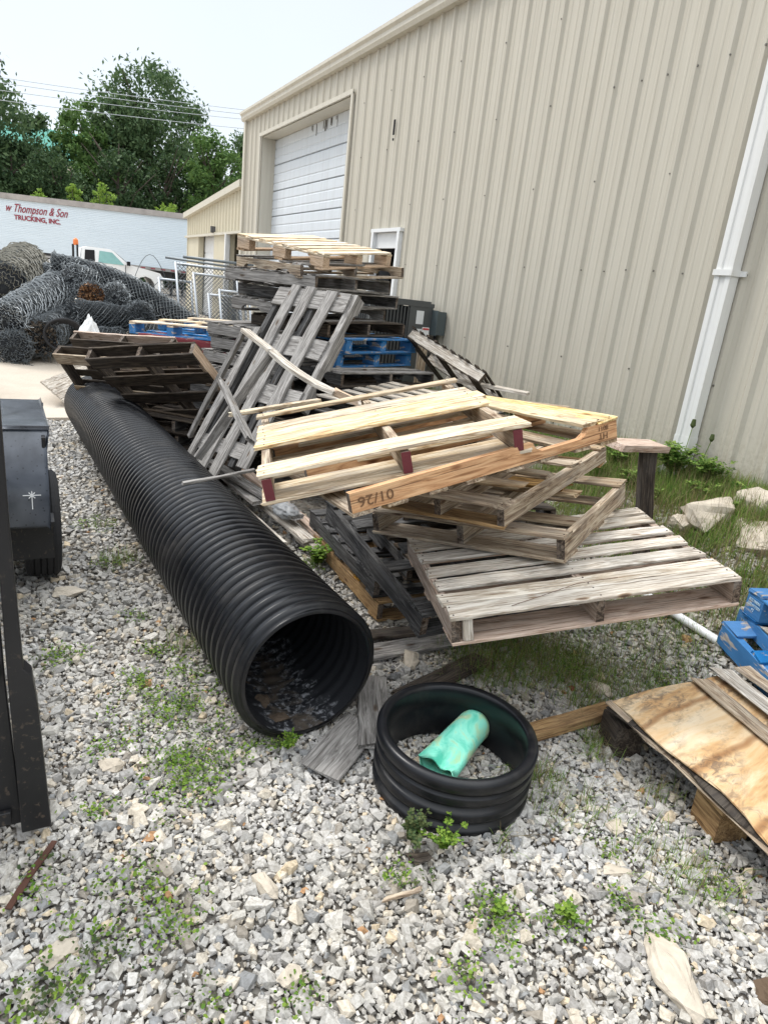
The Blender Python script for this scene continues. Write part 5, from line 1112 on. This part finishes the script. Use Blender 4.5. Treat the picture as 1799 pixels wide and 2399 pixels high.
# ------------------------------------------------------------------ chain link gates
def gate(label, x0, x1, z0, z1, y, lean=.0, mat=None, meshy=True, mid=False):
    root = empty('chain_link_gate', (x0, y, z0), label=label, cat='gate', group='leaning chain link gates'); w = x1-x0; h = z1-z0; t = .024
    P3 = lambda x, z: Vector((x+lean*(-z), .18*z, z))
    for a, b in (((0, 0), (0, h)), ((w, 0), (w, h)), ((0, h-.03), (w, h-.03)), ((0, .03), (w, .03))):
        mb = MB(); mb.tube([P3(*a), P3(*b)], t, 8); mb.build('frame_tube', mat or M_tube, root, True)
    if meshy:
        mb = MB(); s = .075; k = -int(h/s)-1
        while k*s < w:
            for sg in (0, 1):
                xa = k*s; pts = []
                for q in range(2):
                    pass
                # clipped diagonal
                u0 = max(0, -xa); u1 = min(h, w-xa)
                if u1 > u0:
                    za, zb = (u0, u1) if not sg else (h-u0, h-u1); mb.tube([P3(xa+u0, za), P3(xa+u1, zb)], .0055, 3, caps=False)
            k += 1
        mb.build('wire_mesh', M_galvd, root)
    return root
gate('tall chain link gate, left post bright, behind the others', 2.86, 4.2, .55, 2.12, 13.9, .05)
gate('chain link gate with bright white left post', 3.16, 4.0, .5, 1.97, 13.55, .08)
gate('short chain link gate farthest left with latch', 2.58, 3.2, .5, 1.80, 14.2, .05)
gate('low chain link gate at the right near the tall stack', 3.52, 4.1, .5, 1.72, 13.2, .06)
gate('small chain link gate second from the right', 3.34, 3.95, .5, 1.62, 13.35, .06)
for k, (a, b, r, lb_) in enumerate((((2.50, 13.7, 2.17), (4.1, 13.5, 2.13), .022, 'dark galvanised pipe laid across the gates, lowest left end'), ((2.84, 13.8, 2.22), (4.15, 13.6, 2.22), .028, 'thick dark galvanised pipe on top of the gates'), ((2.78, 13.6, 2.08), (4.1, 13.5, 2.06), .018, 'thin galvanised pipe under the two dark ones on the gates'))):
    mb = MB(); O = (Vector(a)+Vector(b))/2; mb.tube([Vector(a)-O, Vector(b)-O], r, 10); o = mb.build('steel_pipe', M_tubed, smooth=True); o.location = O; tag(o, lb_, 'pipe', 'steel pipes on the gates')
# ------------------------------------------------------------------ semi trailer
sx0, sy0, sx1, sy1 = 7.75, 36.0, -5.2, 42.9        # right and left ends of the visible side
dv = Vector((sx1-sx0, sy1-sy0, 0)); LT = dv.length; dv.normalize(); nb = Vector((-dv.y, dv.x, 0)); nb = nb if nb.y > 0 else -nb
ZT, ZF = 4.60, 1.88
SE = empty('semi_trailer', (sx0, sy0, .65), label='long white ribbed semi trailer with faded red lettering behind the wire rolls', cat='semi trailer')
SE.rotation_euler = (0, 0, math.atan2(dv.y, dv.x)-math.pi)   # local +x runs back to the right
def L2(x, y, z): return (x, y, z-.65)
# local: x from -LT (left) to 0 (right end); y>0 away from camera
mb = MB(); nr = 30; hz = (ZT-.22-ZF-.12)/nr
vs = []; fs = []
for i in range(nr):
    z = ZF+.12+i*hz
    for zz, d in ((z, 0), (z+hz*.12, 0), (z+hz*.2, -.022), (z+hz*.9, -.022)): vs += [L2(-LT, d*.55, zz), L2(0, d*.55, zz)]
vs += [L2(-LT, 0, ZT-.22), L2(0, 0, ZT-.22)]; n = len(vs)//2
fs = [(2*k, 2*k+1, 2*k+3, 2*k+2) for k in range(n-1)]; mb.add(vs, fs); mb.build('side_panel', M_trailer, SE)
mb = MB(); mb.box(L2(-LT/2, 1.3, (ZF+ZT)/2), (LT-.02, 2.55, ZT-ZF-.06)); mb.build('box_body', M_trailer, SE)
mb = MB(); mb.box(L2(-LT/2, -.03, ZT-.10), (LT+.04, .10, .24)); mb.box(L2(-LT/2, 1.3, ZT+.01), (LT+.02, 2.6, .05)); mb.build('top_rail', simple('weathered_rail', (.36, .33, .31), .7, 0, .4, 3), SE)
mb = MB(); mb.box(L2(-LT/2, -.02, ZF+.06), (LT+.02, .08, .14)); mb.build('bottom_rail', simple('bottom_rail_paint', (.30, .29, .28), .7, 0, .4, 3), SE)
mb = MB(); 
for k in range(5): mb.box(L2(-.3-.5*k, -.07, ZF+.06), (.22, .01, .05))
mb.build('reflector_strip', M_redtext, SE)
mb = MB(); mb.box(L2(-LT/2, 1.3, ZF-.15), (LT-.5, 1.0, .25)); mb.box(L2(-1.0, .3, 1.25), (.12, .12, 1.1)); mb.box(L2(-1.0, 2.2, 1.25), (.12, .12, 1.1)); mb.build('chassis', M_btrail, SE)
for xx in (-10.5, -11.8):
    for yy in (.25, 2.3):
        o = revolve('wheel', [(-.15, .2), (-.15, .45), (-.1, .5), (.1, .5), (.15, .45), (.15, .2)], M_rubber, SE, 'z', 28, False); o.rotation_euler = (R(90), 0, 0); o.location = L2(xx, yy, 1.16)
# lettering reads left to right for the viewer
def put(s, size, x, z, sh, sx, bold=.012):
    m = face_mtx(L2(x, -.036, z), (1, 0, 0), (0, 0, 1)); o = text_mesh('lettering', s, size, M_redtext, SE, m, sh, .003, sx); return o
def bold_text(s, size, x, z, sh, sx):
    o = put(s, size, x, z, sh, sx); md = o.modifiers.new('thick', 'SOLIDIFY'); md.thickness = .012; md.offset = 0; return o
def txt(s, size, x, z, sh, sx, off):
    c = bpy.data.curves.new('lettering', 'FONT'); c.body = s; c.size = size; c.extrude = .003; c.shear = sh; c.offset = off; c.align_x = 'CENTER'; c.align_y = 'CENTER'
    o = bpy.data.objects.new('t', c); COL.objects.link(o); bpy.context.view_layer.update()
    me = bpy.data.meshes.new_from_object(o.evaluated_get(bpy.context.evaluated_depsgraph_get())); bpy.data.objects.remove(o); me.materials.clear(); me.materials.append(M_redtext)
    q = bpy.data.objects.new('lettering', me); COL.objects.link(q); q.parent = SE; q.matrix_local = face_mtx(L2(x, -.03, z), (1, 0, 0), (0, 0, 1)) @ Matrix.Diagonal((sx, 1, 1, 1)); return q
txt('w Thompson & Son', .52, -7.5, 3.99, .45, .72, .004)
txt('TRUCKING, INC.', .30, -7.45, 3.58, 0, 1.0, .010)

# ------------------------------------------------------------------ pickup truck
TK = empty('pickup_truck', (.33, 30.0, .66), (0, 0, 0), 'white pickup truck parked facing right between the wire rolls and the semi trailer', 'truck'); 
pr = [(0, .60), (0, 1.15), (1.9, 1.20), (1.98, 1.28), (2.05, 1.76), (2.25, 1.83), (3.05, 1.82), (3.2, 1.76), (3.75, 1.32), (4.55, 1.20), (4.95, 1.12), (5.05, .95), (5.08, .55), (4.75, .50), (4.72, .72), (4.60, .88), (4.38, .95), (4.16, .88), (4.04, .72), (4.0, .48), (1.45, .48), (1.42, .72), (1.30, .88), (1.08, .95), (.86, .88), (.74, .72), (.7, .50)]
def extr(pr, y0, y1, bulge=None):
    n = len(pr); V = [(x, y0+(0 if z < 1.2 else .14*(z-1.2)/.6), z) for x, z in pr]+[(x, y1-(0 if z < 1.2 else .14*(z-1.2)/.6), z) for x, z in pr]
    return V, [tuple(range(n)), tuple(range(2*n-1, n-1, -1))]+[(i, (i+1) % n, n+(i+1) % n, n+i) for i in range(n)]
V, F = extr(pr, 0, 1.95); b = mesh_obj('body', V, F, M_white, TK)
mb = MB()
mb.add([(2.62, .004, 1.28), (3.58, .004, 1.28), (3.14, .100, 1.70), (2.68, .104, 1.72)], [(0, 1, 2, 3)]); mb.build('side_window', M_glass, TK)
mb = MB(); mb.add([(2.12, .008, 1.30), (2.50, .008, 1.30), (2.50, .104, 1.72), (2.16, .100, 1.70)], [(0, 1, 2, 3)]); mb.build('rear_window', M_black, TK)
mb = MB(); mb.add([(3.22, .15, 1.75), (3.22, 1.8, 1.75), (3.74, 1.9, 1.345), (3.74, .06, 1.345)], [(0, 1, 2, 3)]); o = mb.build('windscreen', M_glass, TK); o.location.z = .012
for x in (1.08, 4.38):
    for y in (.14, 1.8):
        o = revolve('wheel', [(-.12, .0), (-.12, .22), (-.1, .36), (.1, .36), (.12, .22), (.12, 0)], M_rubber, TK, 'z', 28, False); o.rotation_euler = (R(90), 0, 0); o.location = (x, y, .36)
mb = MB(); 
for x_ in (2.58, 3.62): mb.box((x_, -.004, .98), (.02, .012, .62))
mb.box((3.1, -.004, .60), (1.04, .012, .02)); mb.build('door_gap', M_black, TK)
mb = MB(); mb.box((2.78, -.01, 1.08), (.16, .02, .035)); mb.build('door_handle', M_black, TK)
mb = MB(); mb.box((3.72, -.10, 1.36), (.12, .16, .16)); mb.build('mirror', M_black, TK)
mb = MB(); mb.box((5.0, .02, .92), (.12, .12, .16)); mb.build('headlight', M_tube, TK)
mb = MB(); mb.box((5.08, .98, .62), (.1, 1.9, .2)); mb.build('bumper', M_tubed, TK)
mb = MB(); mb.box((.06, -.01, .98), (.06, .03, .22)); mb.build('tail_light', M_redtext, TK)
mb = MB(); mb.box((.55, .2, 1.36), (1.2, .1, .10)); mb.box((1.75, .3, 1.55), (.08, .08, .6)); mb.box((1.9, .3, 1.6), (.06, .3, .5)); mb.build('bed_rack', M_btrail, TK)
mb = MB(); mb.tube([(1.85, .3, 1.82), (1.85, .3, 1.9), (1.85, .3, 2.02), (1.85, .3, 2.08)], [.09, .10, .085, .03], 14); mb.build('beacon', M_orange, TK)

# ------------------------------------------------------------------ trees
def tree(name, label, x, y, z0, zt_, hw, kind, n=9000, ls=.16, zlow=None, droop=0, cone=0, seed=0, group='trees behind the semi trailer', trunk=.22):
    rg = np.random.default_rng(seed); root = empty(name, (x, y, z0), label=label, cat='tree', group=group); H = zt_-z0; zl = (zlow-z0) if zlow is not None else H*.12
    mb = MB(); mb.tube([(0, 0, -.3), (.1, 0, H*.25), (-.05, .1, H*.55), (.05, 0, H*.85)], [trunk, trunk*.8, trunk*.5, trunk*.15], 8)
    for k in range(9):
        a = rg.uniform(0, 6.28); h0 = rg.uniform(.25, .7)*H; r = hw*rg.uniform(.5, .85); mb.tube([(0, 0, h0), (math.cos(a)*r*.5, math.sin(a)*r*.5, h0+H*.1), (math.cos(a)*r, math.sin(a)*r, h0+H*.22)], [trunk*.35, trunk*.2, .02], 5)
    mb.build('trunk', M_bark, root)
    nc = int(max(26, n/170)); C = []
    while len(C) < nc:
        u = rg.uniform(-1, 1, 3); zz = (u[2]+1)/2
        rad = (1-zz)**.8*1.0+.05 if cone else math.sqrt(max(0, 1-(2*zz-.85)**2/1.35))
        if u[0]**2+u[1]**2 < rad**2: C.append((u[0]*hw, u[1]*hw, zl+(H-zl)*zz))
    C = np.array(C); cs = rg.uniform(.16, .32, nc)*hw; m = n//nc; ci = np.repeat(np.arange(nc), m)
    d = rg.normal(0, 1, (len(ci), 3)); d /= np.linalg.norm(d, axis=1)[:, None]; r = cs[ci]*rg.uniform(.45, 1.15, len(ci))
    P = C[ci]+d*r[:, None]*np.array([1, 1, .75]); P[:, 2] -= droop*rg.random(len(ci))*cs[ci]*1.2
    # sprays that break the outline
    k = rg.random(len(P)) < .14; P[k] += d[k]*cs[ci][k][:, None]*rg.uniform(.3, .8, k.sum())[:, None]
    s = ls*rg.uniform(.5, 1.25, len(P)); a = rg.normal(0, 1, P.shape); 
    if droop: a[:, 2] -= 1.2*droop
    a /= np.linalg.norm(a, axis=1)[:, None]; b = np.cross(a, rg.normal(0, 1, P.shape)); b /= np.linalg.norm(b, axis=1)[:, None]
    a *= s[:, None]; b *= (s*.45)[:, None]
    V = np.stack([P-a, P+b, P+a, P-b], 1).reshape(-1, 3); F = np.arange(len(V)).reshape(-1, 4)
    fast_obj('crown', V, F, M_T[kind], root); return root
Z0 = .7
tree('tall_tree', 'tall dark tree cut by the left picture edge', -2.7, 55, Z0, 16.4, 4.0, 'oak', 18000, .20, 3.0, .8, seed=1, trunk=.35)
tree('tall_tree', 'tallest broad crowned tree, centre of the tree line', 10.0, 62, Z0, 17.0, 4.7, 'oak', 26000, .20, 3.0, .7, seed=2, trunk=.4)
tree('leafy_tree', 'bright green tree left of the tallest one', 4.7, 58, Z0, 12.9, 2.4, 'bright', 13000, .17, 2.0, .3, seed=3)
tree('cedar_tree', 'dark cone shaped cedar before the tallest tree', 6.7, 54, Z0, 11.3, 2.9, 'dark', 17000, .15, 1.0, .2, cone=1, seed=4)
tree('cedar_tree', 'low rounded cedar above the trailer lettering', 2.9, 51, Z0, 8.2, 2.5, 'dark', 12000, .14, .9, .2, seed=5)
tree('cedar_tree', 'dark cedar at the left behind the trailer, under the green roof', .2, 54, Z0, 9.4, 2.4, 'dark', 11000, .15, 1.0, .2, seed=6)
tree('leafy_tree', 'mixed bright tree beside the warehouse corner', 13.2, 54, Z0, 11.8, 2.4, 'bright', 11000, .16, 4.5, .2, seed=7)
tree('tall_tree', 'tall tree half hidden by the warehouse corner', 18.2, 62, Z0, 15.0, 3.0, 'oak', 12000, .19, 3.0, .5, seed=8)
tree('cedar_tree', 'dark cedar right of centre above the trailer roof', 10.0, 55, Z0, 10.9, 2.5, 'dark', 14000, .15, 1.0, .2, cone=1, seed=9)
tree('cedar_tree', 'low dark cedar at the left picture edge', -2.2, 51, Z0, 8.2, 2.4, 'dark', 10000, .14, 1.0, .2, seed=10)
tree('cedar_tree', 'dark low tree between cedar and warehouse', 12.6, 56, Z0, 8.6, 2.8, 'dark', 12000, .16, 1.0, .2, seed=12)
tree('cedar_tree', 'dark filler cedar deep in the tree line, centre', 6.0, 59, Z0, 9.0, 3.2, 'dark', 10000, .17, 1.0, .2, seed=14)
tree('cedar_tree', 'dark filler cedar deep in the tree line, left', 2.0, 60, Z0, 9.0, 3.0, 'dark', 9000, .17, 1.0, .2, seed=15)
tree('cedar_tree', 'dark cedar deep in the tree line, right behind the low building', 16.0, 58, Z0, 9.5, 3.2, 'dark', 9000, .17, 1.0, .2, seed=16)
tree('cedar_tree', 'dark cedar deep in the tree line, far left', -5.5, 56, Z0, 9.0, 3.2, 'dark', 8000, .17, 1.0, .2, seed=17)
tree('leafy_tree', 'mid green tree filling the dip left of the tallest tree', 7.2, 60, Z0, 13.6, 2.6, 'oak', 12000, .18, 3.0, .5, seed=21)
tree('leafy_tree', 'green tree filling the dip right of the tallest tree', 14.6, 60, Z0, 12.0, 2.8, 'oak', 12000, .18, 2.0, .4, seed=22)
tree('leafy_tree', 'green tree between the left edge tree and the bright tree', 1.9, 60, Z0, 11.4, 2.5, 'oak', 11000, .18, 2.0, .4, seed=23)
for k, (x, zt_, hw) in enumerate(((1.5, 5.75, .5), (3.4, 6.2, .4), (5.0, 6.35, .65), (8.75, 5.9, .75))):
    tree('sapling', ['lime green sapling above the trailer, leftmost', 'slim lime sapling above the trailer, second from left', 'bushy lime sapling above the trailer, third from left', 'lime sapling above the trailer near the low building'][k], x, 47, Z0, zt_, hw, 'lime', 420, .12, zt_-1.3, 0, seed=30+k, group='lime saplings behind the trailer', trunk=.04)
GB = empty('green_roofed_building', (5.5, 95, .8), label='distant building with teal green roof seen through the trees', cat='building')
mb = MB(); mb.box((0, 0, 5.5), (13, 8, 11)); mb.build('wall', M_low, GB)
mb = MB(); mb.add([(-7, -4.5, 11.5), (7, -4.5, 11.5), (7, 0, 14.9), (-7, 0, 14.9), (7, 4.5, 11.5), (-7, 4.5, 11.5)], [(0, 1, 2, 3), (3, 2, 4, 5), (0, 3, 5), (1, 4, 2)]); mb.build('roof', simple('teal_roof', (.05, .27, .21), .6), GB)
for k, (a, b) in enumerate((((-12, 10.0), (20, 12.6)), ((-12, 9.55), (20, 12.35)), ((-12, 9.1), (20, 11.8)), ((-12, 10.25), (20, 12.85)))):
    mb = MB(); pts = [(a[0]+(b[0]-a[0])*t, 48, a[1]+(b[1]-a[1])*t-.35*4*t*(1-t)+.1) for t in np.linspace(0, 1, 14)]; O = Vector(pts[0])
    mb.tube([Vector(p)-O for p in pts], .016, 4); o = mb.build('power_line', simple('aluminium_cable', (.42, .45, .47), .5), None); o.location = O; tag(o, ['power line second from the top crossing the trees', 'power line third from the top crossing the trees', 'lowest power line crossing the trees', 'topmost power line crossing the trees'][k], 'power line', 'power lines in front of the trees')
